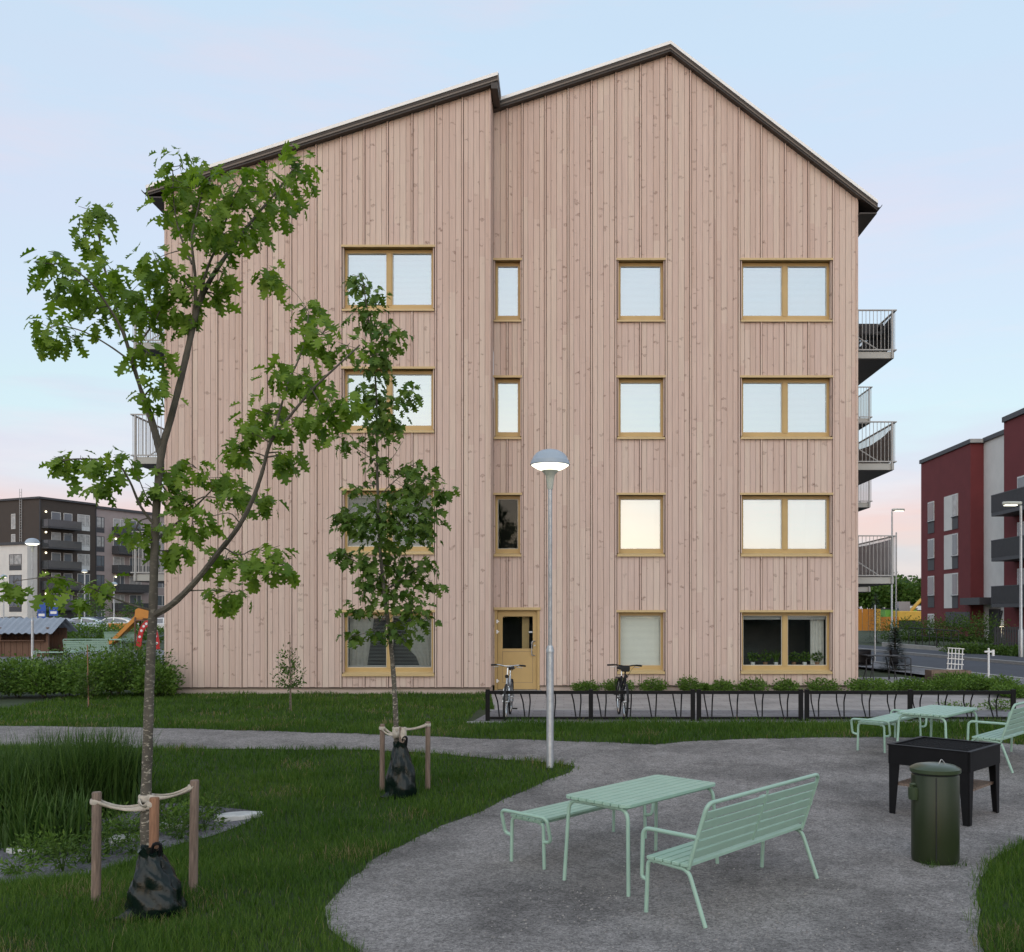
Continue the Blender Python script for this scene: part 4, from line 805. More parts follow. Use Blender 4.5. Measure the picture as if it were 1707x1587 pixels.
# ------------------------------------------------------------------ bicycles
M['tyre'] = mat('tyre_rubber', (.015, .015, .015), .8); M['chrome'] = mat('polished_alloy', (.62, .62, .60), .25, metal=1, var=.05); M['fsilver'] = mat('silver_frame_paint', (.40, .41, .42), .35, metal=.5)
def bicycle(label, paint, x, y, rz, lean, bar_m, extra):
    t = empty('bicycle', (x, y, gz(x, y)+.014), label=label, cat='bicycle', group='bicycles in the rack'); t.rotation_euler = (0, lean, rz)
    rw = .335
    def wheel(yc, steer=0):
        w = empty('wheel', parent=t); w.location = (0, yc, rw); w.rotation_euler = (0, 0, steer)
        ring = lambda r, n=36: [(0, r*math.cos(2*math.pi*i/n), r*math.sin(2*math.pi*i/n)) for i in range(n)]
        MB().tube(ring(rw-.02), .021, 8, closed=True).build('tyre', M['tyre'], w, world=False, smooth=True)
        MB().tube(ring(rw-.045), .012, 6, closed=True).build('rim', M['chrome'], w, world=False, smooth=True)
        s = MB()
        for i in range(24):
            a = 2*math.pi*i/24; a2 = a+.5*(1 if i % 2 else -1)
            s.tube([((.025 if i % 4 < 2 else -.025), .02*math.cos(a2), .02*math.sin(a2)), (0, (rw-.05)*math.cos(a), (rw-.05)*math.sin(a))], .0014, 4)
        s.build('spokes', M['chrome'], w, world=False); MB().lathe([(.012, -.05), (.024, -.035), (.018, 0), (.024, .035), (.012, .05)], 12, axis='X').build('hub', M['chrome'], w, world=False, smooth=True)
    # forward is -y (towards the camera)
    wheel(-.54); wheel(.52)
    bb = (0, .08, .29); st = (0, .26, .76); hd0, hd1 = (0, -.40, .60), (0, -.34, .80); rear = .52
    f = MB(); f.tube([bb, st], .018, 8).tube([hd0, bb], .022, 8).tube([hd1, (0, .18, .55)], .018, 8).tube([hd0, hd1], .022, 8)
    for s in (-1, 1): f.tube([(s*.01, .10, .29), (s*.062, rear, rw)], .010, 6).tube([(s*.01, .24, .70), (s*.062, rear, rw)], .009, 6)
    f.build('frame', paint, t, world=False, smooth=True)
    k = MB()
    for s in (-1, 1): k.tube(spline([(s*.028, -.41, .60), (s*.05, -.44, .54), (s*.055, -.54, rw)], 4), .013, 6)
    k.tube([(-.04, -.41, .605), (.04, -.41, .605)], .018, 8).build('fork', M['chrome'] if bar_m is M['chrome'] else paint, t, world=False, smooth=True)
    MB().tube([(0, -.34, .80), (0, -.315, .95), (0, -.36, .985)], .014, 8).build('stem', bar_m, t, world=False, smooth=True)
    h = MB().tube(spline([(-.31, -.20, .985), (-.18, -.28, 1.0), (-.06, -.36, .985), (.06, -.36, .985), (.18, -.28, 1.0), (.31, -.20, .985)], 5), .0115, 8); hb = h.build('handlebar', bar_m, t, world=False, smooth=True)
    for s in (-1, 1):
        MB().tube([(s*.32, -.195, .985), (s*.21, -.262, .998)], .017, 8).build('grip', M['tyre'], hb, world=False, smooth=True)
        MB().tube([(s*.20, -.27, .99), (s*.17, -.33, .965), (s*.27, -.29, .955)], .006, 6).build('brake_lever', M['chrome'], hb, world=False, smooth=True)
    MB().tube(spline([(.19, -.27, .99), (.10, -.46, .92), (.02, -.44, .75), (.01, -.42, .62)], 5), .0035, 5).build('brake_cable', M['tyre'], t, world=False, smooth=True)
    MB().tube([st, (0, .30, .90)], .013, 8).build('seat_post', M['chrome'], t, world=False, smooth=True)
    s = MB(); V = []
    for i, (yy, hw, zz) in enumerate([(.08, .018, .925), (.16, .03, .93), (.26, .055, .925), (.34, .085, .935), (.39, .075, .945)]):
        for a in range(7): u = a/6*2-1; V.append((u*hw, yy, zz+.018*(1-u*u)-.035*abs(u)**3))
    s.v = V; s.f = [(i*7+a, i*7+a+1, (i+1)*7+a+1, (i+1)*7+a) for i in range(4) for a in range(6)]; so_ = s.build('saddle', M['tyre'], t, world=False, smooth=True); md = so_.modifiers.new('thickness', 'SOLIDIFY'); md.thickness = .03
    c = MB(); c.lathe([(.0, -.005), (.085, -.004), (.09, .0), (.085, .004), (0, .005)], 28, (.045, bb[1], bb[2]), 'X'); c.tube([(.06, .08, .29), (.065, .15, .15)], .010, 6).tube([(-.06, .08, .29), (-.065, .01, .43)], .010, 6); c.build('crank', M['chrome'], t, world=False, smooth=True)
    for s, yy, zz in ((1, .15, .15), (-1, .01, .43)):
        p = MB()
        for q in (-.035, .035): p.box(min(s*.075, s*.165), max(s*.075, s*.165), yy+q-.007, yy+q+.007, zz-.010, zz+.010)
        p.box(min(s*.15, s*.165), max(s*.15, s*.165), yy-.03, yy+.03, zz-.012, zz+.012).box(min(s*.072, s*.086), max(s*.072, s*.086), yy-.03, yy+.03, zz-.009, zz+.009); p.build('pedal', M['tyre'], t, world=False)
    MB().lathe([(.0, -.035), (.035, -.03), (.03, .0), (.012, .025)], 14, (0, -.43, .80), 'Y').build('headlamp', M['tyre'], t, world=False, smooth=True)
    g = MB()
    for yc, a0, a1 in ((.52, -.35, 2.4),):
        prev = None
        for i in range(13):
            a = a0+(a1-a0)*i/12; p = [( sx*.028, yc+(rw+.018)*math.cos(a), rw+(rw+.018)*math.sin(a)) for sx in (-1, 1)]
            if prev: g.face([prev[0], prev[1], p[1], p[0]])
            prev = p
    go = g.build('mudguard', M['tyre'], t, world=False); md = go.modifiers.new('thickness', 'SOLIDIFY'); md.thickness = .003
    if extra:   # carrier and a child's saddlebag-like basket bag on the bar
        MB().box(-.07, .07, .35, .72, .70, .712).tube([(-.06, .68, .70), (-.065, .55, .36)], .006, 5).tube([(.06, .68, .70), (.065, .55, .36)], .006, 5).build('carrier', M['black'], t, world=False)
        MB().cbox((0, -.36, .93), (.16, .09, .10)).build('bar_bag', M['tyre'], t, world=False, bevel=.02)
    return t
bicycle('silver city bicycle with bright handlebar parked in front of the ochre door', M['fsilver'], (843-VX)/SK, YK+.62, -.03, .03, M['chrome'], False)
bicycle('all black bicycle parked in the rack below the cream blind window', M['black'], (1040-VX)/SK, YK+.62, .05, .03, M['black'], True)
# ================================================================== young trees
OAK = [(0, .012), (.12, .06), (.18, .24), (.28, .34), (.34, .17), (.44, .20), (.53, .46), (.62, .40), (.63, .17), (.72, .18), (.79, .34), (.86, .24), (.86, .10), (.94, .09), (1, 0)]
MAP_ = [(0, .01), (.10, .16), (.08, .36), (.22, .30), (.34, .50), (.46, .40), (.50, .22), (.66, .24), (.74, .12), (1, 0)]
def leaf_arrays(outl, fold, droop, wid=1.0):
    V = []; Fq = []
    n = len(outl)
    for s in (1, -1):
        b = len(V)
        for (x, y) in outl:
            z = -droop*x*x
            V.append((x, 0, z)); V.append((x, s*y*wid, z+abs(y)*fold-.10*y*y))
        for i in range(n-1):
            q = (b+2*i, b+2*i+2, b+2*i+3, b+2*i+1); Fq.append(q if s > 0 else q[::-1])
    return np.array(V, float), np.array(Fq)
LEAFV = [leaf_arrays(OAK, .25, .25), leaf_arrays(OAK, -.15, .40, 1.1), leaf_arrays(OAK, .45, .12, .95)]
LEAFM = [leaf_arrays(MAP_, .25, .25), leaf_arrays(MAP_, -.12, .40, 1.1)]
def leaf_frames(centres, per, size, spread_y, droop=.55):
    """positions and axes for leaves spread through clusters: (centre, rx, rz)"""
    out = []
    for (c, rx_, rz_) in centres:
        n = max(3, int(per*(rx_*rz_)**.75))
        tw = [Vector((random.uniform(-1, 1), random.uniform(-1, 1), random.uniform(-.3, 1))).normalized() for _ in range(3)]
        for k in range(n):
            u = Vector((random.gauss(0, .56), random.gauss(0, .56), random.gauss(0, .56)))
            if u.length > 1.45: u = u.normalized()*random.uniform(.8, 1.4)
            p = c+Vector((u.x*rx_, u.y*spread_y*(rx_+rz_)/2, u.z*rz_))
            d = Vector((u.x*.7+random.uniform(-.5, .5), u.y*.7+random.uniform(-.6, .6), u.z*.25-droop+random.uniform(-.45, .4))).normalized()
            up = Vector((random.uniform(-.7, .7), random.uniform(-.9, .5), 1)); side = up.cross(d)
            side = side.normalized() if side.length > 1e-4 else Vector((1, 0, 0)); nn = d.cross(side)
            out.append((p, d, side, nn, size*random.uniform(.65, 1.2)))
    return out
def join_leaves(name, frames, kinds, m, parent):
    Vs, Fs, As = [], [], []; b = 0
    for i, (p, d, s, n, sz) in enumerate(frames):
        lv, lf = kinds[i % len(kinds)]; Mx = np.array([d, s, n])*sz
        Vs.append(lv @ Mx+np.array(p)); Fs.append(lf+b); b += len(lv); As.append(np.full(len(lv), random.random()))
    return np_mesh(name, np.concatenate(Vs), np.concatenate(Fs), m, parent, np.concatenate(As), smooth=True)
def leaf_parts(frames, kinds, m, parent):
    mes = []
    for i, (lv, lf) in enumerate(kinds):
        me = bpy.data.meshes.new('leaf'); me.from_pydata([tuple(v) for v in lv], [], [tuple(f) for f in lf]); me.validate(); me.materials.append(m); me.polygons.foreach_set('use_smooth', [True]*len(me.polygons)); mes.append(me)
    o0 = ORG[parent.name]
    for i, (p, d, s, n, sz) in enumerate(frames):
        o = bpy.data.objects.new('leaf', mes[i % len(mes)]); COL.objects.link(o); o.parent = parent
        q = p-o0; o.matrix_basis = Matrix(((d.x*sz, s.x*sz, n.x*sz, q.x), (d.y*sz, s.y*sz, n.y*sz, q.y), (d.z*sz, s.z*sz, n.z*sz, q.z), (0, 0, 0, 1)))
def young_tree(name, label, base, limbs, clusters, Y0, size, per, kinds, lm, bark, npart, seed, yspread):
    random.seed(seed)
    t = empty(name, base, label=label, cat='tree', group='staked young trees')
    trunk = MB(); nodes = []
    for k, (pts, r0, r1) in enumerate(limbs):
        q = []
        for i, p in enumerate(pts):
            px, py = p[0], p[1]; dy = p[2] if len(p) > 2 else 0
            q.append(P(px, py, Y0+dy))
        if k == 0: q[0] = Vector((q[0].x, q[0].y, base[2]-.05))
        q = spline(q, 4); n = len(q); rr = [r0+(r1-r0)*(i/(n-1))**.8 for i in range(n)]
        rr = [a*(1+.05*math.sin(i*2.3+k)) for i, a in enumerate(rr)]
        trunk.tube(q, rr, 10 if k == 0 else 7); nodes += [(a, b, k) for a, b in zip(q, rr)]
        if k == 0: pass
    tk = trunk.build('trunk', bark, t, smooth=True)
    cs = []; tw = MB(); ang = 0
    for (px, py, rx_, rz_) in clusters:
        best = min(nodes[8:], key=lambda nd: ((nd[0].x-VX*0-(px-VX)*nd[0].y/F)**2+(nd[0].z-(EYE-(py-VY)*nd[0].y/F))**2))
        dist = math.hypot(best[0].x-(px-VX)*Y0/F, best[0].z-(EYE-(py-VY)*Y0/F))
        dy = best[0].y-Y0+random.uniform(-1, 1)*yspread*min(1, .25+dist)
        c = P(px, py, Y0+dy); s = (Y0+dy)/F; cs.append((c, rx_*s, rz_*s))
        # a twig leads from the limb to the cluster and forks inside it
        a = best[0]; mid = a.lerp(c, .5)+Vector((random.uniform(-.05, .05), random.uniform(-.05, .05), -.04*dist+random.uniform(0, .05)))
        tw.tube(spline([a, mid, c], 4), [min(best[1]*.6, .009)*(1-.7*i/8) for i in range(9)], 5)
        for _ in range(4):
            e = c+Vector((random.uniform(-.8, .8)*rx_*s, random.uniform(-.8, .8)*rx_*s, random.uniform(-.6, .8)*rz_*s)); tw.tube([c.lerp(mid, .25), e], [.0035, .0018], 4)
    tag(tw.build('twigs', bark, tk, smooth=True), kind='stuff')
    fr = leaf_frames(cs, per, size, .9); random.shuffle(fr)
    fr.sort(key=lambda f: -f[4]/f[0].y*(1.3 if f[0].y < Y0 else 1))
    cr = join_leaves('crown', fr[npart:], kinds, lm, t); leaf_parts(fr[:npart], kinds, lm, cr)
    print('leaves', name, len(fr)); return t
oak_limbs = [
 ([(244, 1492), (243, 1420), (243, 1340), (246, 1250), (249, 1150), (252, 1080), (255, 1020), (257, 940), (260, 860), (265, 790), (272, 742), (284, 700), (302, 630), (318, 560), (330, 508)], .047, .023),
 ([(330, 508), (352, 464, .05), (385, 415, .1), (425, 362, .16), (462, 318, .2), (496, 272, .24)], .024, .006),
 ([(324, 535), (326, 470, -.06), (320, 400, -.12), (330, 350, -.15), (341, 305, -.18)], .017, .005),
 ([(330, 510), (345, 450, -.1), (368, 395, -.22), (382, 350, -.3), (400, 310, -.35)], .014, .004),
 ([(320, 440, -.08), (300, 390, 0), (290, 340, .05), (288, 285, .1)], .010, .004),
 ([(268, 765), (252, 705, .1), (232, 640, .22), (216, 585, .34), (196, 520, .42), (178, 462, .5), (166, 400, .52), (160, 350, .55)], .022, .005),
 ([(270, 750), (252, 690, -.1), (228, 630, -.2), (205, 555, -.3), (180, 510, -.38), (150, 470, -.45), (110, 440, -.5)], .018, .005),
 ([(218, 602, .3), (180, 575, .35), (140, 553, .4), (95, 540, .45)], .009, .004),
 ([(218, 600, -.2), (238, 565, -.1), (258, 535, 0), (280, 490, .05)], .012, .004),
 ([(256, 1026), (286, 1008, -.05), (325, 970, -.12), (365, 920, -.2), (396, 880, -.28), (420, 835, -.33), (436, 790, -.38), (452, 735, -.42), (482, 695, -.45), (520, 650, -.48), (560, 612, -.5), (600, 575, -.5)], .029, .006),
 ([(445, 755, -.4), (465, 690, -.3), (480, 640, -.25), (505, 580, -.2), (515, 520, -.2)], .012, .004),
 ([(520, 650, -.48), (548, 690, -.5), (575, 672, -.55)], .007, .003),
 ([(260, 900), (285, 880, .15), (320, 850, .25), (355, 815, .3), (375, 795, .35)], .014, .004),
 ([(264, 800), (300, 845, .1), (340, 828, .12), (385, 835, .15), (430, 838, .2)], .009, .003),
 ([(262, 880), (235, 845, -.1), (215, 800, -.2), (190, 770, -.25), (130, 765, -.3), (105, 768, -.3)], .013, .004),
 ([(268, 860), (245, 830, .1), (232, 800, .15), (215, 768, .2)], .008, .003),
 ([(256, 1018), (225, 1010, -.1), (185, 995, -.2), (140, 975, -.28), (90, 962, -.34), (28, 968, -.4)], .010, .003),
 ([(372, 912, -.2), (400, 925, -.25), (430, 915, -.3), (468, 938, -.35)], .007, .003),
 ([(310, 985, -.1), (350, 984, -.05), (392, 988, 0)], .006, .003),
 ([(400, 872, -.28), (380, 855, -.35), (330, 868, -.4)], .006, .003)]
oak_cl = [(300,275,40,26),(317,314,42,28),(406,321,53,40),(459,332,46,42),(494,282,25,38),(289,350,32,32),(353,374,42,32),(381,399,30,22),(88,441,32,28),(116,473,42,32),(81,550,28,34),(116,565,20,16),(159,356,30,24),(141,395,22,18),(176,462,38,32),(159,519,28,28),(219,490,36,36),(254,434,26,28),(275,469,30,30),(310,480,30,30),(240,519,28,24),(289,526,18,20),(318,536,14,16),(247,589,38,26),(265,653,24,24),(363,497,18,18),(370,455,20,22),(455,459,24,24),(512,519,24,22),(508,568,16,18),(536,561,24,28),(469,625,24,28),(508,628,28,24),(441,688,34,28),(416,720,28,18),(494,709,32,28),(530,650,28,26),(575,575,26,20),(547,693,28,26),(575,671,24,22),(478,769,18,18),(108,769,22,18),(131,766,18,14),(180,770,30,18),(210,766,20,14),(171,806,26,18),(282,796,20,20),(253,815,22,20),(305,832,26,20),(321,776,20,18),(371,796,30,18),(387,835,30,22),(436,835,26,22),(321,871,36,26),(226,884,34,20),(289,917,32,26),(377,934,32,22),(420,943,28,26),(469,943,22,20),(449,917,20,16),(387,989,24,20),(357,993,10,10),(23,973,16,18),(82,986,12,16),(128,999,10,16),(164,983,16,14),(184,976,14,14),(98,963,16,10),(410,750,26,18),(476,763,18,16),(425,385,26,20),(345,300,24,20),(430,290,30,20)]
ob = (-3.34, 7.5, gz(-3.34, 7.5))
young_tree('oak_tree', 'tall young oak with spreading limbs staked in the lawn on the left', ob, oak_limbs, oak_cl, 7.5, .122, 660, LEAFV, M['leaf'], M['bark2'], 300, 11, .5)
mp_limbs = [
 ([(664, 1325), (661, 1230), (657, 1140), (650, 1060), (642, 1000), (634, 920), (630, 830), (628, 740), (627, 650), (618, 560), (604, 462)], .038, .006),
 ([(638, 960), (600, 940, -.1), (575, 925, -.15)], .010, .004), ([(640, 985), (690, 950, .1), (712, 930, .15)], .010, .004),
 ([(632, 880), (595, 868, .1), (570, 855, .15)], .009, .003), ([(632, 890), (680, 860, -.15), (715, 820, -.25), (735, 818, -.3)], .011, .004),
 ([(630, 830), (660, 800, .1), (700, 770, .15)], .009, .003), ([(629, 770), (600, 752, -.1), (575, 737, -.15)], .006, .003),
 ([(629, 790), (655, 762, .1), (672, 735, .2)], .005, .002), ([(627, 680), (655, 668, -.1), (686, 650, -.15)], .007, .003),
 ([(645, 1020), (620, 1050, -.2), (590, 1060, -.25)], .006, .003), ([(648, 1040), (690, 1020, -.2), (712, 1030, -.25)], .007, .003), ([(640, 990), (612, 975, .2), (600, 1010, .3)], .006, .003)]
mp_cl = [(597,460,14,10),(604,479,24,16),(626,498,18,12),(610,526,32,20),(642,557,34,20),(629,589,28,22),(629,614,26,20),(686,652,16,13),(673,668,16,12),(616,646,26,22),(638,683,34,26),(642,709,28,16),(629,728,30,16),(575,737,18,16),(629,772,22,22),(692,778,26,16),(711,797,22,18),(594,813,18,12),(733,825,22,22),(679,816,32,22),(692,847,40,28),(575,857,22,18),(629,857,38,26),(579,865,24,18),(600,884,18,16),(656,875,46,28),(702,881,28,30),(573,924,18,16),(613,936,28,18),(656,946,40,24),(702,946,28,22),(613,973,24,18),(650,980,40,18),(718,973,18,12),(604,1014,24,18),(684,1014,30,24),(665,1054,28,14),(709,1032,18,12),(625,1054,24,12),(588,1060,16,12),(640,910,40,22),(660,1000,30,18),(665,830,30,20)]
mb_ = G(664, 1322)
young_tree('maple_tree', 'narrow young tree with a dense dark crown before the left windows', (mb_.x, mb_.y, mb_.z), mp_limbs, mp_cl, mb_.y, .114, 640, LEAFV[1:]+LEAFM, M['leaf2'], M['bark2'], 300, 23, .5)
random.seed(5)
# ------------------------------------------------------------------ stakes, ties and watering bags
def stake(px, py0, py1, Y, label, m, r=.036, dz=0):
    a = P(px, py0, Y); z0 = gz(a.x, a.y); t = empty('tree_stake', (a.x, a.y, z0), label=label, cat='stake', group='tree stakes')
    top = P(px, py1, Y).z-z0; n = 12
    b = MB().lathe([(r*.98, -.1), (r, .2), (r*.97, top*.6), (r, top-.008), (r*.9, top)], 12); o = b.build('post', m, t, world=False, smooth=True); t.rotation_euler = (random.uniform(-.02, .02), random.uniform(-.02, .02), 0); return Vector((a.x, a.y, z0+top))
def strap(a, ra, b, rb, w, label, wrap):
    """a flat canvas band slung from a stake to the trunk and wrapped round the stake"""
    t = empty('tree_tie', tuple(a), label=label, cat='tie', group='canvas tree ties'); d = (b-a); nrm = Vector((-d.y, d.x, 0)).normalized()
    for s in (-1, 1):
        V = []; n = 10
        for i in range(n+1):
            u = i/n; c = a.lerp(b, u)+nrm*s*(ra*(1-u)+rb*u)*1.05+Vector((0, 0, -.03*math.sin(u*math.pi))); ww = w*(1-.55*math.sin(min(1, u*1.15)*math.pi)*.9); tl = .4*math.sin(u*3+s)
            V += [tuple(c+Vector((0, 0, ww/2))+nrm*tl*.02), tuple(c-Vector((0, 0, ww/2))-nrm*tl*.02)]
        m = MB(); m.v = V; m.f = [(2*i, 2*i+2, 2*i+3, 2*i+1) for i in range(n)]; o = m.build('band', M['band'], t, smooth=True); md = o.modifiers.new('thickness', 'SOLIDIFY'); md.thickness = .004
    for c, r_, w_ in ((a, ra+.004, w*1.05), (b, rb+.004, w*.8)):
        m = MB().lathe([(r_, -w_/2), (r_+.004, -w_*.2), (r_+.003, w_*.2), (r_, w_/2)], 14, tuple(c)); o = m.build('loop', M['band'], t, smooth=True); md = o.modifiers.new('thickness', 'SOLIDIFY'); md.thickness = .003
def bag(cx, cy, h, wx, wy, label, seed, lean=0.0):
    random.seed(seed); z0 = gz(cx, cy); t = empty('watering_bag', (cx, cy, z0), label=label, cat='bag', group='tree watering bags'); n, m = 72, 30; V = []
    for j in range(m+1):
        v = j/m; prof = [(0, .96), (.04, 1.05), (.15, 1.08), (.35, .98), (.6, .78), (.8, .56), (.92, .42), (1, .46)]
        for (a, ra), (b2, rb) in zip(prof, prof[1:]):
            if a <= v <= b2: r = ra+(rb-ra)*(v-a)/(b2-a)
        for i in range(n):
            a = 2*math.pi*i/n; fold = 1+.13*abs(math.sin(a*2.5+seed+v*1.5))-.06+.09*abs(math.sin(a*4.5+v*3+seed*2))*v+.06*math.sin(a*3-v*9)+.05*abs(math.sin(a*8.5-v*7))*(1-.5*v)+.03*math.sin(v*17+a*2)
            V.append((cx+wx*r*fold*math.cos(a)+lean*v, cy+wy*r*fold*math.sin(a), z0+h*v+(.02*math.sin(a*4+seed) if j == m else 0)+.012*math.sin(a*7+j*.9)))
    b = MB(); b.v = V; b.f = [(j*n+i, j*n+(i+1) % n, (j+1)*n+(i+1) % n, (j+1)*n+i) for j in range(m) for i in range(n)]; b.f.append(tuple(m*n+i for i in range(n)))
    b.build('sack', M['bag'], t, smooth=True)
    MB().tube(spline([(cx+lean+wx*.12, cy-wy*.25, z0+h*.96), (cx+lean+wx*.25, cy-wy*.35, z0+h*1.1), (cx+lean+wx*.5, cy-wy*.3, z0+h*1.09), (cx+lean+wx*.42, cy-wy*.2, z0+h*.92)], 4), .013, 6).build('handle', M['black'], t, smooth=True)
    f = MB(); V = []; 
    for i in range(9):
        for j in range(5): u, v = i/8, j/4; V.append((cx-wx*(.5+.95*u), cy-wy*(.9-.5*v*(1-u)+.3*u), z0+.02+.10*v*(1-u)**1.2+.018*math.sin(u*9+v*4)))
    f.v = V; f.f = [(i*5+j, (i+1)*5+j, (i+1)*5+j+1, i*5+j+1) for i in range(8) for j in range(4)]; o = f.build('loose_flap', M['bag'], t, smooth=True); md = o.modifiers.new('thickness', 'SOLIDIFY'); md.thickness = .004
    return t
s1 = stake(160, 1505, 1320, 7.38, 'weathered left stake of the oak on the lawn', M['stake'])
s2 = stake(322, 1485, 1300, 7.68, 'right stake of the oak, tallest of its three', M['stake'])
s3 = stake(255, 1530, 1329, 7.12, 'reddish middle stake of the oak rising out of the dark bag', M['stake2'])
trk = lambda z: Vector((-3.345, 7.5, z))
strap(s1-Vector((0, 0, .075)), .037, trk(.44), .055, .038, 'canvas tie from the left stake to the oak trunk', 1)
strap(s2-Vector((0, 0, .06)), .037, trk(.52), .055, .040, 'canvas tie from the right stake to the oak trunk', 1)
strap(s3-Vector((0, 0, .05)), .037, trk(.50), .055, .040, 'canvas tie round the middle stake of the oak', 1)
bag(-3.08, 7.09, .50, .185, .15, 'crumpled dark green watering bag at the foot of the oak', 3, -.05)
Yt = mb_.y
q1 = stake(637, 1312, 1207, Yt+.1, 'left stake of the narrow tree', M['stake'], .032); q2 = stake(713, 1310, 1203, Yt+.15, 'right stake of the narrow tree', M['stake'], .032); q3 = stake(672, 1326, 1212, Yt-.22, 'middle stake of the narrow tree wrapped in pale cloth', M['stake'], .032)
t2 = lambda z: Vector((P(661, 1225, Yt).x, Yt, z))
strap(q1-Vector((0, 0, .05)), .033, t2(.50), .045, .036, 'canvas tie from the left stake to the narrow tree', 1); strap(q2-Vector((0, 0, .04)), .033, t2(.57), .045, .036, 'canvas tie from the right stake to the narrow tree', 1); strap(q3-Vector((0, 0, .07)), .034, t2(.52), .045, .13, 'wide cloth wrapped round the middle stake of the narrow tree', 1)
bag(P(669, 1320, Yt-.2).x, Yt-.2, .66, .165, .14, 'upright dark green watering bag under the narrow tree', 8, -.01)

# ================================================================== shrubs and plants
def leaf_cloud(name, m, parent, centre, rad, n, size, seed, shape='dome', wid=.5):
    """folded leaf-sized faces spread through a crown, denser towards its skin, in uneven lobes"""
    g = np.random.default_rng(seed); d = g.normal(size=(n, 3)); d /= np.linalg.norm(d, axis=1)[:, None]
    lob = g.normal(size=(14, 3)); lob[:, 2] = np.abs(lob[:, 2])*.9-.15; lob /= np.linalg.norm(lob, axis=1)[:, None]
    bump = np.max(d @ lob.T, axis=1); rr = (.40+.60*g.random(n)**.5)*(.55+.58*np.clip(bump, 0, 1)**3)*(1+.16*g.normal(size=n))
    p = d*rr[:, None]
    if shape == 'dome': p[:, 2] = np.where(p[:, 2] < -.15, -.15-.5*np.abs(p[:, 2]+.15), p[:, 2]); 
    p = p*np.array(rad)+np.array(centre)
    ax = d*np.array([1, 1, .6])+g.normal(size=(n, 3))*.55+np.array([0, 0, .15]); ax /= np.linalg.norm(ax, axis=1)[:, None]
    sd = np.cross(ax, g.normal(size=(n, 3))); sd /= np.linalg.norm(sd, axis=1)[:, None]; nn = np.cross(ax, sd)
    s = size*(.6+.7*g.random(n))[:, None]
    a, b, c, e = p, p+ax*s*.5+sd*s*wid*.5+nn*s*.12, p+ax*s, p+ax*s*.5-sd*s*wid*.5+nn*s*.12
    V = np.stack([a, b, c, e], 1).reshape(-1, 3); i = np.arange(n)*4
    Fq = np.concatenate([np.stack([i, i+1, i+2], 1), np.stack([i, i+2, i+3], 1)])
    return np_mesh(name, V, Fq, m, parent, np.repeat(g.random(n), 4))
def shrub(loc, rx_, ry_, h, n, size, label, m='shrub', group=None, name='shrub', cat='shrub', lift=.42, seed=None):
    seed = seed if seed is not None else int(abs(loc[0]*97+loc[1]*31)*10) % 9973
    z0 = gz(loc[0], loc[1]) if loc[1] < 26 else 0.0
    t = empty(name, (loc[0], loc[1], z0), label=label, cat=cat, group=group); g = random.Random(seed)
    b = MB()
    for k in range(7): a = g.uniform(0, 6.28); b.tube([(loc[0]+.03*math.cos(a), loc[1]+.03*math.sin(a), z0-.03), (loc[0]+rx_*.3*math.cos(a), loc[1]+ry_*.3*math.sin(a), z0+h*.4), (loc[0]+rx_*.62*math.cos(a), loc[1]+ry_*.62*math.sin(a), z0+h*.8)], [.010, .007, .003], 5)
    b.build('stems', M['bark'], t); leaf_cloud('foliage', M[m], t, (loc[0], loc[1], z0+h*lift), (rx_, ry_, h*(1-lift)*1.08), n, size, seed)
    return t
# row against the right-hand wall
for i, (a, b, top) in enumerate([(955, 997, 1138), (1008, 1055, 1134), (1068, 1114, 1134), (1130, 1166, 1132), (1168, 1182, 1142), (1184, 1222, 1136), (1228, 1278, 1134), (1290, 1331, 1135), (1343, 1398, 1134)]):
    Y = 23.15; x = ((a+b)/2-VX)*Y/F; w = (b-a)/2*Y/F; h = EYE-(top-VY)*Y/F
    shrub((x, Y), w*1.02, min(w, .36), h, 1300, .062, ['round green shrub nearest the door along the wall', 'green shrub behind the black bicycle', 'wide green shrub left of the cream blind window edge', 'green shrub under the cream blind window', 'smallest green shrub in the row by the wall', 'green shrub just right of the cream blind window', 'green shrub under the left half of the dark window', 'green shrub under the right half of the dark window', 'widest shrub at the right end of the row by the wall'][i], group='shrubs along the wall')
for i, (a, b, top, Y) in enumerate([(1412, 1482, 1134, 22.9), (1486, 1548, 1138, 23.2), (1545, 1612, 1136, 23.3), (1600, 1655, 1128, 23.5), (1640, 1692, 1130, 23.1), (1560, 1640, 1126, 25.5), (1660, 1715, 1150, 21.8)]):
    x = ((a+b)/2-VX)*Y/F; w = (b-a)/2*Y/F; h = max(.3, EYE-(top-VY)*Y/F)
    shrub((x, Y), w*1.05, .55, h, 2200, .07, ['bushy green shrub at the right corner of the house', 'green shrub below the patio chairs', 'green shrub in front of the wooden planter', 'green shrub below the white trellis', 'green shrub at the far end of the bike rack', 'green shrub right behind the white trellis', 'low plant at the right edge beside the pavement'][i], group='shrubs at the house corner')
shrub((P(1590, 1190, 18.4).x, 18.4), .42, .3, .2, 500, .05, 'low green plant growing in the paving behind the far rack')
shrub((P(1665, 1185, 18.9).x, 18.9), .35, .3, .22, 400, .05, 'small plant by the paving edge at the far right')
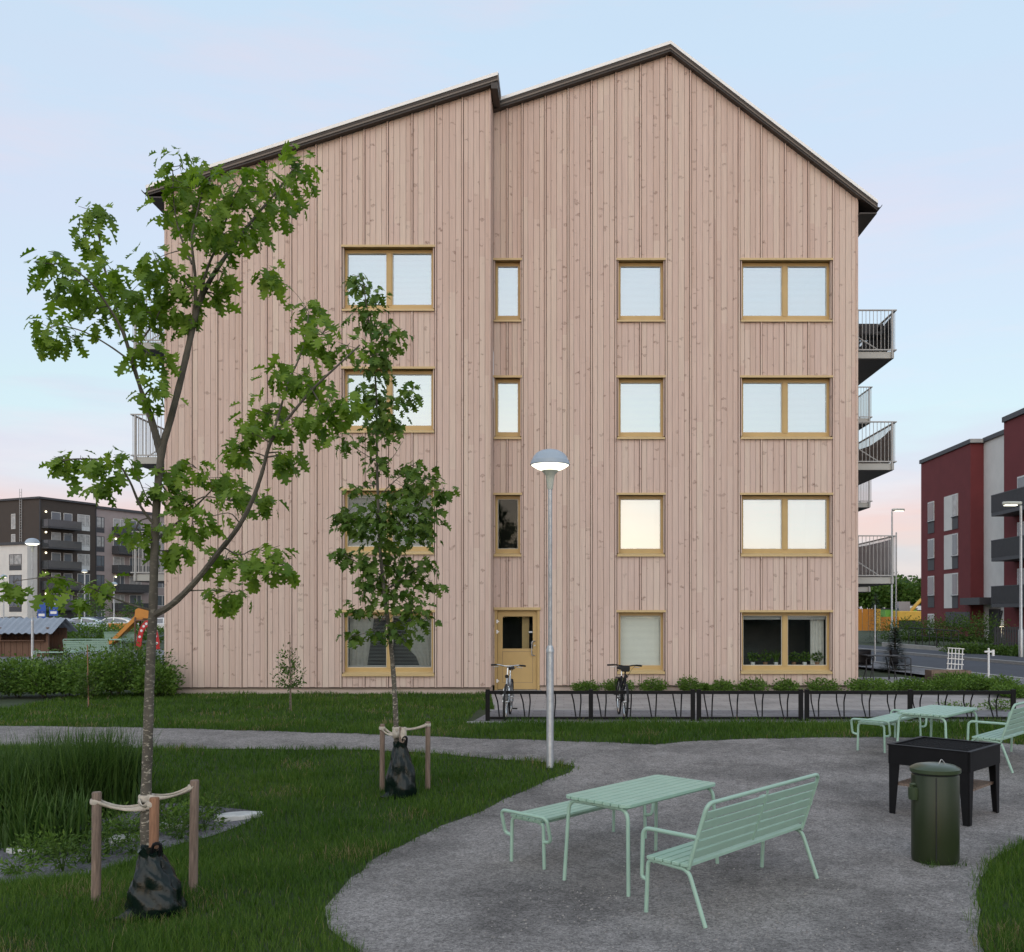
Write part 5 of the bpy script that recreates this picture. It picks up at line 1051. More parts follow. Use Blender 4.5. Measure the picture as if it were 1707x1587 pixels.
# shrubs left of the house
for i, (px, Y, w, h) in enumerate([(-18, 21.6, .75, .78), (30, 22.0, .7, .82), (75, 21.8, .62, .74), (112, 22.2, .6, .8), (150, 21.6, .62, .9), (192, 21.9, .72, .98), (236, 22.3, .75, 1.12), (262, 21.9, .42, .72), (15, 24.5, .9, .85), (90, 24.8, .9, .9), (160, 25, .9, 1.0), (215, 25.2, .8, 1.15)]):
    x = (px-VX)*Y/F; shrub((x, Y), w, .6, h, 2600 if i < 8 else 1700, .085, ['leafy shrub cut by the left edge of the picture', 'leafy shrub below the playhouse', 'low leafy shrub left of the lamp by the path', 'leafy shrub just left of the thin bamboo stake', 'leafy shrub behind the thin bamboo stake', 'tall leafy shrub left of the oak trunk', 'tallest leafy shrub directly behind the oak trunk', 'leafy shrub touching the left corner of the house', 'rear leafy shrub at the left edge', 'rear leafy shrub in front of the left lamp pole', 'rear leafy shrub in front of the green benches', 'rear tall shrub hiding the slide foot'][i], 'shrub_d' if i % 3 == 0 else 'shrub', 'shrubs left of the house')
# saplings with their canes
def sapling(px, py, pt, wpx, label, cane, lsz=.07, n=300, m='shrub_d'):
    c = G(px, py); s = c.y/F; h = (py-pt)*s; t = empty('sapling', tuple(c), label=label, cat='sapling')
    MB().tube([c-Vector((0, 0, .05)), c+Vector((.01, 0, h*.5)), c+Vector((-.015, 0, h*.95))], [.014, .010, .004], 6).build('trunk', M['bark2'], t, smooth=True)
    w = wpx*s/2; b = MB()
    for k in range(14):
        a = random.uniform(0, 6.28); z = h*random.uniform(.3, .85); r = w*random.uniform(.6, 1.0); b.tube([c+Vector((0, 0, z)), c+Vector((r*math.cos(a)*.5, r*math.sin(a)*.5, z+.08)), c+Vector((r*math.cos(a), r*math.sin(a), z+.16))], [.006, .004, .002], 4)
    b.build('branches', M['bark'], t); cw = leaf_cloud('crown', M[m], t, (c.x, c.y, c.z+h*.50), (w, w, h*.26), n, lsz, int(px), 'ball'); leaf_cloud('crown', M[m], t, (c.x-.03, c.y, c.z+h*.74), (w*.7, w*.7, h*.24), n//2, lsz, int(px)+1, 'ball')
    k = MB().tube([c+Vector((.04, -.03, -.05)), c+Vector((.03-.02, -.03, (py-cane)*s))], .010, 6); k.build('cane', M['stake2'] if px < 300 else M['stake'], t, smooth=True)
sapling(483, 1186, 1078, 52, 'small bushy sapling tied to a cane in front of the left wall', 1058)
sapling(146, 1182, 1118, 40, 'low sapling with a short cane in the lawn by the left shrubs', 1075)
# reed-like ornamental grass
def blades(centre, n, rad, hmin, hmax, wid, seed, bend=.55):
    g = np.random.default_rng(seed); a = g.random(n)*6.283; r = rad*np.sqrt(g.random(n)); bx_, by_ = centre[0]+r*np.cos(a), centre[1]+r*np.sin(a)*.8
    bz = np.array([gz(x, y) for x, y in zip(bx_, by_)])-.01; h = hmin+(hmax-hmin)*g.random(n); az = g.random(n)*6.283; lean = bend*(.25+g.random(n)); sg = 6; Vs = []
    tx, ty = np.cos(az), np.sin(az)
    for k in range(sg+1):
        u = k/sg; out = lean*h*(.25*u+.75*u**2.2)*.8; z = h*(u-.32*lean*u**2.6); w = wid*(1-u**1.6)*.5*(.7+.6*g.random(1))
        cx, cy = bx_+tx*out, by_+ty*out
        Vs.append(np.stack([np.stack([cx-ty*w, cy+tx*w, bz+z], 1), np.stack([cx+ty*w, cy-tx*w, bz+z], 1)], 1))
    V = np.stack(Vs, 1).reshape(n, -1, 3); m = V.shape[1]; base = (np.arange(n)*m)[:, None]
    Fq = np.concatenate([np.stack([base[:, 0]+2*k, base[:, 0]+2*k+1, base[:, 0]+2*k+3, base[:, 0]+2*k+2], 1) for k in range(sg)])
    return V.reshape(-1, 3), Fq, np.repeat(g.random(n), m)
for i, (px, py, h, nb) in enumerate([(10, 1392, 1.02, 420), (60, 1380, 1.05, 420), (105, 1370, 1.12, 460), (150, 1358, 1.10, 460), (188, 1345, 1.12, 420), (35, 1350, 1.05, 380), (120, 1335, 1.1, 380), (-40, 1370, 1.0, 380), (75, 1412, .8, 260)]):
    c = G(px, py); t = empty('reed_grass', tuple(c), label='tall dark reed grass clump massed in the bed at the left edge', cat='grass', group='reed grass clumps')
    V, Fq, A_ = blades(c, int(nb*1.25), .42, h*.55, h*1.02, .019, 40+i); np_mesh('blades', V, Fq, M['reed'], t, A_)
# herbs between the stones of the bed
herb = [(245, 1392), (285, 1388), (300, 1400), (330, 1372), (340, 1385), (90, 1432), (120, 1425), (55, 1440), (150, 1440), (215, 1408), (180, 1425), (30, 1460), (270, 1372), (310, 1380), (105, 1455), (200, 1395), (352, 1362), (132, 1405), (228, 1425), (75, 1420), (290, 1360), (170, 1400)]
for i, (px, py) in enumerate(herb):
    c = G(px, py); t = empty('herb', tuple(c), label='low leafy green herb growing among the white stones of the bed', cat='plant', group='herbs in the planting bed'); h = random.uniform(.14, .30)
    b = MB()
    for k in range(9): a = random.uniform(0, 6.28); r = random.uniform(.05, .18); b.tube([c, c+Vector((r*.4*math.cos(a), r*.4*math.sin(a), h*.6)), c+Vector((r*math.cos(a), r*math.sin(a), h*random.uniform(.8, 1.1)))], [.004, .003, .002], 4)
    b.build('stems', M['shrub_d'], t); leaf_cloud('foliage', M['shrub'] if i % 2 else M['shrub_d'], t, (c.x, c.y, c.z+h*.5), (.19, .19, h*.6), 190, .06, 300+i, 'ball', .32)
# weeds at the foot of the litter bin and along the gravel edge
for i, (x, y, lb) in enumerate([(3.30, 8.42, 'small weed tuft at the left foot of the litter bin'), (3.55, 8.44, 'small weed tuft at the right foot of the litter bin'), (-.18, 12.8, 'tuft of long grass at the foot of the park lamp')]):
    c = Vector((x, y, gz(x, y)+.01)); t = empty('weed_tuft', tuple(c), label=lb, cat='weed'); V, Fq, A_ = blades(c, 46, .09, .05, .13, .006, 700+i, .9); np_mesh('blades', V, Fq, M['reed'], t, A_)
# flat white stones
for i, (px, py, w, d, rz, lb) in enumerate([(70, 1418, .62, .30, .35, 'large flat white stone at the left end of the bed'), (205, 1402, .42, .2, .2, 'flat white stone behind the left stake'), (290, 1380, .40, .18, .15, 'flat white stone half hidden by herbs'), (398, 1364, .58, .24, .25, 'long flat white stone at the right tip of the bed')]):
    c = G(px, py); n = 14; pl = [(c.x+rot2((w/2*math.cos(6.283*k/n)*random.uniform(.82, 1.08), d/2*math.sin(6.283*k/n)*random.uniform(.8, 1.1)), rz)[0], c.y+rot2((w/2*math.cos(6.283*k/n), d/2*math.sin(6.283*k/n)), rz)[1]) for k in range(n)]
    b = MB().prismz(pl, c.z-.05, c.z+.055); o = b.build('flat_stone', M['stone'], bevel=.015); tag(o, lb, 'stone', 'flat stones in the bed')

# ================================================================== lawn blades
def lawn():
    g = np.random.default_rng(77); regs = []
    # density falls with distance; blades get broader so that the cover stays closed
    for (y0, y1, dens, w0) in ((5.2, 7.2, 5200, .0042), (7.2, 9.5, 3700, .0052), (9.5, 12.5, 2300, .0066), (12.5, 16.9, 1500, .0085), (16.9, 22.9, 620, .012)):
        for (xa, xb) in ((-11.5, 11.5),):
            n = int((y1-y0)*(xb-xa)*dens); x = xa+(xb-xa)*g.random(n); y = y0+(y1-y0)*g.random(n)
            px = x*F/y; k = (px > -VX-40) & (px < 1707-VX+40); x, y = x[k], y[k]
            k = ~inside(path_poly, x+.04*np.sin(y*41+x*17)+.035*g.normal(size=len(x)), y+.04*np.sin(x*37)+.035*g.normal(size=len(x))) & ~inside(bed_poly, x, y) & ~inside(pave_light, x, y) & ~inside(pave_dark, x, y) & ~((x > .0) & (y > 22) & (x < 12)) & ~((y > 16.75) & (y < 19) & (x > XP0-.3)) & ~((x > -1.9) & (y > 22.6)) & ~((x > -9.8) & (y > 22.7))
            for (cx, cy, r) in ((-3.2, 7.25, .26), (mb_.x, mb_.y-.1, .2)): k &= (np.hypot(x-cx, y-cy) > r*(.5+.5*g.random(len(x))))
            # worn, thin spots
            nz_ = np.sin(x*2.1+1.3*np.sin(y*1.7))*np.sin(y*2.6+x*.7)+.6*np.sin(x*5.3-y*4.1); k &= g.random(len(x)) < np.clip(1.25-.35*np.clip(nz_-.4, 0, 2), .3, 1)
            regs.append((x[k], y[k], np.full(k.sum(), w0)))
    x = np.concatenate([r[0] for r in regs]); y = np.concatenate([r[1] for r in regs]); w = np.concatenate([r[2] for r in regs]); n = len(x)
    t_ = np.clip((17-y)/8, 0, 1); z = -.30*t_*t_*(3-2*t_); d = np.hypot((x+5.4)/2.6, (y-9.2)/1.7); s_ = np.clip(1.25-d, 0, 1); z = z-.16*s_*s_*(3-2*s_)
    tall = 1+.5*np.clip(np.sin(x*3.1+np.sin(y*2.3))*np.sin(y*3.7)+.3, 0, 1)+.5*((y > 15.6) & (y < 17) & (x > -1))
    h = (.035+.055*g.random(n)**1.6)*tall; az = g.random(n)*6.283; ln = h*(.3+.7*g.random(n)); c, s = np.cos(az), np.sin(az)
    b0 = np.stack([x-s*w/2, y+c*w/2, z-.004], 1); b1 = np.stack([x+s*w/2, y-c*w/2, z-.004], 1)
    m0 = np.stack([x+c*ln*.35-s*w*.4, y+s*ln*.35+c*w*.4, z+h*.6], 1); m1 = np.stack([x+c*ln*.35+s*w*.4, y+s*ln*.35-c*w*.4, z+h*.6], 1)
    tp = np.stack([x+c*ln, y+s*ln, z+h], 1); V = np.stack([b0, b1, m1, m0, tp], 1).reshape(-1, 3); i = np.arange(n)*5
    Fq = np.concatenate([np.stack([i, i+1, i+2], 1), np.stack([i, i+2, i+3], 1), np.stack([i+3, i+2, i+4], 1)])
    print('grass blades', n)
    patch = .5+.5*np.sin(x*1.3+np.sin(y*1.1)*1.4)*np.sin(y*1.6-x*.4); rnd = np.clip(.62*g.random(n)+.27*patch, 0, .89); dry = np.clip(np.sin(x*1.9+1.7*np.sin(y*1.3)+.6)*np.sin(y*2.3+1.1*np.sin(x*1.7))-.55, 0, .45)*1.3+.35*np.exp(-((np.hypot(x+3.15, y-7.2)-.35)/.16)**2)+.02; dr = g.random(n) < dry*.4; rnd = np.where(dr, .95+.05*g.random(n), rnd)
    rv = np.repeat(rnd, 5)
    o = np_mesh('lawn_grass', V, Fq, M['grass'], None, rv); tag(o, 'short dark green lawn grass around the gravel path', 'grass', kind='stuff')
lawn()
# fallen petals, chips and small stones on the gravel
def litter():
    g = np.random.default_rng(9); n = 2600; x = -1.6+7.5*g.random(n); y = 5.6+8*g.random(n)
    cl = g.random(n) < .35; x = np.where(cl, 1.1+.9*g.normal(size=n), x); y = np.where(cl, 7.3+.9*g.normal(size=n), y); k = inside(path_poly, x, y); x, y = x[k], y[k]; n = len(x)
    z = np.array([gz(a, b) for a, b in zip(x, y)])+.013; s = .004+.007*g.random(n)**2; a = g.random(n)*6.28
    P0 = np.stack([x, y, z+s*.9], 1); ring = [np.stack([x+s*np.cos(a+q)*1.2, y+s*np.sin(a+q), z-.002+0*s], 1) for q in (0, 1.57, 3.14, 4.71)]
    V = np.stack([P0]+ring, 1).reshape(-1, 3); i = np.arange(n)*5; Fq = np.concatenate([np.stack([i, i+1+q, i+1+(q+1) % 4], 1) for q in range(4)])
    m = leafmat('pebble', (.16, .14, .13), (.40, .36, .32), 0.0, .8); tag(np_mesh('loose_pebbles', V, Fq, m, None, np.repeat(g.random(n)**2*.99, 5)), 'small pale pebbles and chips strewn over the gravel', 'pebbles', kind='stuff')
litter()
# ================================================================== background, left
M['brown'] = mat('brown_render', (.060, .048, .040), .85, var=.06, scale=1); M['beige'] = mat('beige_render', (.34, .285, .275), .85, var=.06, scale=1); M['whiter'] = mat('white_render', (.66, .64, .60), .85, var=.05, scale=1)
M['wglass'] = mat('far_window_glass', (.10, .12, .14), .08, var=.2, scale=.5, spec=.9); M['wglass_l'] = mat('curtained_far_glass', (.34, .34, .33), .25, var=.3, scale=2, spec=.8); M['wframe'] = mat('white_window_frame', (.6, .6, .58), .5)
M['rglass'] = mat('smoked_rail_glass', (.05, .055, .06), .12, spec=.8); M['warm'] = mat('balcony_light', (1, .9, .7), .5, emit=(1, .86, .60), es=3.0)
M['red'] = mat('oxblood_render', (.155, .030, .032), .9, var=.08, scale=.8); M['slate'] = mat('slate_panel', (.055, .056, .062), .6, var=.08); M['ply'] = mat('playhouse_boards', (.15, .085, .055), .85, var=.25, scale=5, stretch=(8, 8, .5)); M['zinc'] = mat('corrugated_sheet', (.30, .33, .37), .45, metal=.3, var=.08)
M['orange'] = mat('orange_plastic', (.55, .22, .03), .4, var=.06); M['redp'] = mat('red_plastic', (.50, .02, .02), .4, var=.05); M['yellow'] = mat('yellow_machine', (.65, .38, .05), .5, var=.1); M['greenm'] = mat('lime_machine', (.16, .42, .06), .5, var=.1); M['conc'] = mat('concrete', (.36, .355, .34), .85, var=.1); M['blue'] = mat('sign_blue', (.02, .08, .36), .5, var=.03); M['wpaint'] = mat('white_paint', (.75, .75, .73), .5, var=.04)
def wbox(t, face, a0, a1, z0, z1, name='window', glass='wglass', mull=1, fr='wframe', parent_world=False):
    """a window on the local plane y=0 ('y') or x=0 ('x'), standing a little proud, with bars"""
    w = empty(name, parent=t); f = MB(); d = .05
    def bx(m, p, q, r0, r1, d0, d1):
        if face == 'y': m.box(p, q, -d1, -d0, r0, r1)
        else: m.box(-d1, -d0, p, q, r0, r1)
    bx(f, a0, a0+.08, z0, z1, 0, d); bx(f, a1-.08, a1, z0, z1, 0, d); bx(f, a0+.08, a1-.08, z0, z0+.08, 0, d); bx(f, a0+.08, a1-.08, z1-.08, z1, 0, d)
    for k in range(1, mull+1): m_ = a0+(a1-a0)*(.62 if mull == 1 else k/(mull+1)); bx(f, m_-.05, m_+.05, z0+.08, z1-.08, 0, d*.9)
    f.build('frame', M[fr], w, world=False); g = MB(); bx(g, a0+.07, a1-.07, z0+.07, z1-.07, 0, .02); g.build('pane', M[glass], w, world=False); return w
def dpart(t, name, m, *boxes):
    b = MB()
    for q in boxes: b.box(*q)
    return b.build(name, M[m], t, world=False)
def fbalc(t, x0, x1, z, dep, m, slat=False, light=True):
    b = empty('balcony', parent=t); dpart(b, 'slab', 'slate', (x0, x1, -dep, -.01, z-.22, z))
    r = MB(); r.box(x0, x1, -dep-.03, -dep+.03, z+1.05, z+1.1)
    if slat:
        n = int((x1-x0)/.14)
        for k in range(n+1): x = x0+(x1-x0-.03)*k/n; r.box(x, x+.03, -dep-.015, -dep+.015, z, z+1.05)
        for x in (x0, x1-.03):
            for k in range(int(dep/.14)): r.box(x, x+.03, -dep+.05+k*.14, -dep+.08+k*.14, z, z+1.05)
    else: r.box(x0+.03, x1-.03, -dep-.02, -dep, z+.02, z+1.05).box(x0, x0+.03, -dep+.03, -.02, z+.02, z+1.08).box(x1-.03, x1, -dep+.03, -.02, z+.02, z+1.08)
    r.build('railing', M[m], b, world=False)
    if light: MB().lathe([(0, -.06), (.14, -.05), (.14, .05), (0, .06)], 10, (x0+.7, -.1, z+2.3), 'Y').build('wall_light', M['warm'], b, world=False, smooth=True)
    return b
ang = math.atan2(.917, .4)
bb = empty('brown_apartment_block', (-78.5, 140, 0), ang, 'six storey apartment block, dark brown and beige, with balconies far left', 'building')
dpart(bb, 'brown_wall', 'brown', (0, 9.9, 0, 22, 0, 18.95)); dpart(bb, 'beige_wall', 'beige', (9.902, 40, .06, 22, 0, 18.5)); dpart(bb, 'roof_edge', 'slate', (-.25, 9.95, -.3, 22, 18.95, 19.25)); dpart(bb, 'roof_edge', 'slate', (9.952, 40, -.25, 22, 18.5, 18.9))
dpart(bb, 'downpipe', 'slate', (.02, .12, -.12, -.005, 0, 18.9)); dpart(bb, 'downpipe', 'slate', (9.8, 9.9, -.12, -.005, 0, 18.9))
lad = MB().box(-.25, -.2, 3.5, 3.55, 9, 20.6).box(-.25, -.2, 3.95, 4.0, 9, 20.6)
for k in range(28): lad.box(-.245, -.205, 3.55, 3.95, 9.2+k*.4, 9.24+k*.4)
lad.build('ladder', M['rail'], bb, world=False)
for k in range(5):
    z = 17.25-k*3.09
    wbox(bb, 'y', 6.5, 8.75, z-1.8, z, glass='wglass_l' if k < 3 else 'wglass'); dpart(bb, 'spandrel', 'wframe' if k < 4 else 'slate', (6.5, 8.75, -.04, -.002, z-2.5, z-1.84))
    wbox(bb, 'y', 2.0, 3.6, z-2.0, z-.05, glass='wglass_l' if k % 2 else 'wglass', mull=0); wbox(bb, 'y', 4.1, 5.6, z-2.2, z-.05, mull=0); fbalc(bb, .35, 6.1, z-2.45, 1.5, 'rglass')
    zz = z-.05; w = wbox(bb, 'y', 10.0, 11.5, zz-1.75, zz, glass='wglass_l' if k < 2 else 'wglass', fr='slate'); w.location = (0, .06, 0); dpart(bb, 'spandrel', 'slate', (10.0, 11.5, .02, .058, zz-2.5, zz-1.79))
    for (a, c) in ((13.2, 15.4), (16.4, 18.8)): w = wbox(bb, 'y', a, c, zz-2.2, zz, glass='wglass_l' if (k+int(a)) % 2 else 'wglass'); w.location = (0, .06, 0)
    fbalc(bb, 12.9, 19.4, zz-2.5, 1.5, 'rglass', light=k in (1, 3)); w = wbox(bb, 'y', 22, 24, zz-1.8, zz); w.location = (0, .06, 0)
for k in range(3): wbox(bb, 'x', 5.2, 6.1, 14.6-k*3.09, 16.9-k*3.09, mull=0, glass='wglass_l')
dpart(bb, 'recess_shade_panel', 'slate', (.4, 6.2, -.02, -.002, 0, 2.7)); wbox(bb, 'y', 6.5, 8.7, .4, 2.2, mull=1); w = wbox(bb, 'y', 10, 11.6, .5, 2.3); w.location = (0, .06, 0)  # flat dark panel: shade of the ground floor recess put into colour
wa = empty('white_annex', (-78.5, 140, 0), ang, 'low white rendered wing with dark windows in front of the brown block', 'building')
dpart(wa, 'wall', 'whiter', (-1.7, -.06, .3, 22, 0, 12.0)); dpart(wa, 'roof_edge', 'slate', (-1.95, -.05, .1, 22, 12.0, 12.4))
for k in range(4):
    for a in (1.5, 9.0):
        w = wbox(wa, 'x', a, a+2.7, 9.0-k*3.09, 10.6-k*3.09, glass='wglass' if k else 'wglass_l', fr='slate', mull=1); w.location = (-1.7, 0, 0); q = dpart(wa, 'spandrel', 'slate', (-.04, -.002, a, a+2.7, 8.2-k*3.09, 8.96-k*3.09)); q.location = (-1.7, 0, 0)
dpart(wa, 'house_number_plate', 'wframe', (-1.76, -1.702, 6.0, 6.5, 3.4, 3.9))
fc = empty('pale_far_block', (-58, 150, 0), 0, 'pale cream block glimpsed between the beige block and the house', 'building')
dpart(fc, 'wall', 'whiter', (0, 20, 0, 12, 0, 17.5))
for k in range(5): wbox(fc, 'y', 1.0, 4.6, 1.2+k*3.1, 2.9+k*3.1, fr='slate')
# parked cars
def car(px, Y, paint, label, rz=0, ln=4.3):
    x = (px-VX)*Y/F; t = empty('parked_car', (x, Y, .012), rz, label, 'car', 'cars in the car park'); L2 = ln/2
    body = [(-L2, .35), (-L2+.03, .62), (-L2+.25, .82), (-.95, .93), (-.9, .94), (L2-.5, .98), (L2-.08, .88), (L2, .6), (L2-.03, .32), (L2-.35, .22), (-L2+.3, .22)]
    MB().prism(body, -.87, .87).build('body', paint, t, world=False, bevel=.06)
    cab = [(-1.15, .92), (-.45, 1.38), (.1, 1.47), (1.05, 1.44), (1.75, 1.2), (L2-.25, .97)]
    b = MB(); n = len(cab); b.v = [(x_, -.80+.16*(z_-.92), z_) for x_, z_ in cab]+[(x_, .80-.16*(z_-.92), z_) for x_, z_ in cab]; b.f = [tuple(range(n)), tuple(range(2*n-1, n-1, -1))]+[(i, (i+1) % n, n+(i+1) % n, n+i) for i in range(n)]
    b.build('cabin', paint, t, world=False, bevel=.03)
    for s in (-1, 1):
        g_ = MB(); g_.face([(-.92, s*.80, .97), (.30, s*.80, .97), (.30, s*.725, 1.39), (-.38, s*.735, 1.34)]); g_.face([(.40, s*.80, .97), (1.65, s*.80, 1.0), (1.35, s*.74, 1.27), (.95, s*.73, 1.37), (.40, s*.725, 1.39)]); g_.build('side_window', M['wglass'], t, world=False)
        for xw in (-L2+.85, L2-.85): w = empty('wheel', parent=t); w.location = (xw, s*.80, .31); MB().lathe([(.2, -.1), (.31, -.09), (.31, .09), (.2, .1)], 18, axis='Y').build('tyre', M['tyre'], w, world=False, smooth=True); MB().lathe([(0, -.105), (.2, -.1), (.2, .1), (0, .105)], 14, axis='Y').build('rim', M['chrome'], w, world=False)
    MB().face([(-1.10, -.72, .97), (-1.10, .72, .97), (-.50, .62, 1.36), (-.50, -.62, 1.36)]).build('windscreen', M['wglass'], t, world=False)
    for s in (-1, 1): MB().cbox((-L2+.04, s*.62, .68), (.08, .3, .12)).build('headlight', M['wframe'], t, world=False); MB().cbox((L2-.03, s*.68, .78), (.08, .2, .16)).build('tail_light', M['redp'], t, world=False)
pc = lambda n, c: mat('car_paint_'+n, c, .3, metal=.2, var=.03, coat=.6)
car(86, 84, pc('grey', (.12, .10, .11)), 'dark grey car parked behind the left lamp', .0); car(132, 88, pc('ice', (.50, .60, .66)), 'pale blue car parked left of the orange taxi', .25); car(150, 98, pc('navy', (.03, .04, .09)), 'dark blue car parked behind the pale blue one', 1.2)
tx = pc('white', (.66, .66, .64)); car(188, 90, tx, 'white and orange car parked behind the slide', .08, 4.6); car(272, 86, pc('silver', (.55, .57, .58)), 'silver car parked beside the house corner', 0); car(12, 100, pc('black', (.02, .02, .022)), 'black van-like car parked at the left edge', 0, 4.9)
x = (196-VX)*90/F; o = MB().box(x-.55, x+1.35, 90-.885, 90-.875, .34, .92).build('door_panel', M['orange']); o.parent = [q for q in bpy.data.objects if q.name.startswith('parked_car') and q.get('label', '').startswith('white and orange')][0]; o.matrix_parent_inverse = Matrix.Translation(-o.parent.location)
# clipped hedge shrubs between yard and car park
for i in range(9):
    px = 50+i*26; Y = 58+(i % 3)*1.2; x = (px-VX)*Y/F; shrub((x, Y), 1.15, .8, 1.15+.12*(i % 2), 900, .16, 'leafy hedge shrub in the row before the car park', 'shrub', 'hedge before the car park')
for i, (px, Y, h) in enumerate([(83, 104, 3.2), (165, 106, 3.4), (222, 100, 3.0), (142, 112, 4.2)]): shrub(((px-VX)*Y/F, Y), 1.4, 1.2, h, 500, .3, ['small green tree behind the blue signs', 'small green tree in front of the brown block', 'small green tree behind the slide', 'thin green tree between two parked cars'][i], 'shrub_d', name='small_tree', cat='tree')
# blue parking signs
def glyph(name, txt, size, ext, m):
    c = bpy.data.curves.new(name, 'FONT'); c.body = txt; c.size = size; c.align_x = 'CENTER'; c.extrude = ext; o = bpy.data.objects.new(name, c); COL.objects.link(o)
    bpy.context.view_layer.update(); me = bpy.data.meshes.new_from_object(o.evaluated_get(bpy.context.evaluated_depsgraph_get())); bpy.data.objects.remove(o); bpy.data.curves.remove(c)
    me.materials.clear(); return link(name, me, m)
def sign(px, py, Y, txt, label):
    p = P(px, py, Y); t = empty('parking_sign', (p.x, p.y, 0), label=label, cat='sign', group='blue parking signs'); MB().lathe([(.04, 0), (.04, p.z+.9)], 8).build('post', M['galv'], t, world=False)
    MB().box(-.42, .42, -.08, -.05, p.z-.1, p.z+.85).build('plate', M['blue'], t, world=False); MB().box(-.42, .42, -.08, -.05, p.z-.75, p.z-.16).build('lower_plate', M['blue'], t, world=False)
    if txt:
        o = glyph('letter', txt, .95, .004, M['wpaint']); o.parent = t; o.location = (0, -.09, p.z+.05); o.rotation_euler = (math.pi/2, 0, 0)
    MB().box(-.3, .3, -.09, -.081, p.z-.55, p.z-.3).build('pictogram', M['wpaint'], t, world=False)
sign(90, 1014, 92, 'P', 'blue parking sign with a white P before the brown block'); sign(70, 1018, 92, '', 'narrow blue sign left of the parking sign')
# playhouse
ph = empty('playhouse', (P(20, 1095, 41.6).x, 41.6, .012), .05, 'open wooden playhouse with a corrugated roof at the left edge', 'playhouse')
for k in range(12): dpart(ph, 'board', 'ply', (-1.6+k*.26, -1.6+k*.26+.245, -.02, .02, 0, .68)); 
for k in range(12): dpart(ph, 'board', 'ply', (-1.6+k*.26, -1.6+k*.26+.245, 1.58, 1.62, 0, 1.25))
for k in range(6): dpart(ph, 'board', 'ply', (-1.64, -1.6, .03+k*.26, .03+k*.26+.245, 0, 1.4))
for x, y in ((-1.66, -.06), (1.5, -.06), (-1.66, 1.6), (1.5, 1.6), (-.55, -.06)): dpart(ph, 'post', 'ply', (x, x+.1, y, y+.1, 0, 1.3))
rf = MB(); n = 60; V = []
for j, (yy, zz) in enumerate(((-.45, 1.05), (.8, 1.72), (2.0, 1.1))):
    for i in range(n+1): V.append((-1.95+3.9*i/n, yy, zz+.035*math.sin(i/n*3.9/.30*6.283)))
rf.v = V; rf.f = [(j*(n+1)+i, j*(n+1)+i+1, (j+1)*(n+1)+i+1, (j+1)*(n+1)+i) for j in range(2) for i in range(n)]; o = rf.build('roof_sheet', M['zinc'], ph, world=False); md = o.modifiers.new('thickness', 'SOLIDIFY'); md.thickness = .02
dpart(ph, 'bench_shelf', 'ply', (-1.58, 1.48, -.2, .18, .69, .73)); 
# slide tower
sl = empty('slide', (P(225, 1075, 50).x, 50, .012), .0, 'orange playground slide with a red white-dotted climbing arch behind the oak trunk', 'slide')
b = MB(); pts = [(-1.35, 0, .25), (-1.05, 0, .35), (.15, 0, 1.55), (.55, 0, 1.62)]
for (a, c) in zip(pts, pts[1:]): b.hexa([(a[0], -.25, a[2]), (c[0], -.25, c[2]), (c[0], .25, c[2]), (a[0], .25, a[2]), (a[0], -.25, a[2]+.04), (c[0], -.25, c[2]+.04), (c[0], .25, c[2]+.04), (a[0], .25, a[2]+.04)])
for s in (-.28, .25):
    for (a, c) in zip(pts, pts[1:]): b.hexa([(a[0], s, a[2]-.02), (c[0], s, c[2]-.02), (c[0], s+.03, c[2]-.02), (a[0], s+.03, a[2]-.02), (a[0], s, a[2]+.26), (c[0], s, c[2]+.26), (c[0], s+.03, c[2]+.26), (a[0], s+.03, a[2]+.26)])
b.build('chute', M['orange'], sl, world=False)
MB().prism([(.1, 1.62), (.55, 1.68), (1.0, 1.62), (1.1, 1.95), (.75, 2.2), (.4, 2.25), (.15, 2.1)], -.3, -.22).build('tower_panel', M['orange'], sl, world=False)
for x in (.15, 1.0):
    for y in (-.3, .3): MB().lathe([(.05, 0), (.05, 1.7)], 8, (x, y, 0)).build('post', M['ply'], sl, world=False)
MB().box(.1, 1.05, -.35, .35, 1.5, 1.58).build('deck', M['ply'], sl, world=False)
ar = MB(); n = 12; out = [(.9+.62*math.cos(math.pi*k/n)*1.0, .0+1.55*math.sin(math.pi*k/n)) for k in range(n+1)]; inn = [(.9+.36*math.cos(math.pi*k/n), .0+1.2*math.sin(math.pi*k/n)) for k in range(n, -1, -1)]
ar.prism(out+inn, -.48, -.40); arch = ar.build('dotted_arch', M['redp'], sl, world=False)
for k in range(9): a = math.pi*(k+.8)/10.5; MB().lathe([(.07, -.01), (.07, .004), (0, .004)], 10, (.9+.49*math.cos(a), -.482, 1.375*math.sin(a)), 'Y').build('dot', M['wpaint'], arch, world=False)
# far green benches and table in the yard
def far(o, px, py, rz): c = G(px, py); o.location = (c.x, c.y, .012); o.rotation_euler = (0, 0, rz); return o
far(bench('green bench seen from behind in the yard, left of the oak trunk', True, .88, 'mint benches with backrests'), 148, 1103, .12+math.pi*.0); far(bench('farther green bench below the orange slide', True, .88, 'mint benches with backrests'), 205, 1082, 0); far(picnic_table('green picnic table in the yard between two benches'), 182, 1092, .1); far(bench('low green bench without back beside the playhouse', False, .78, 'mint backless benches'), 98, 1106, .1)
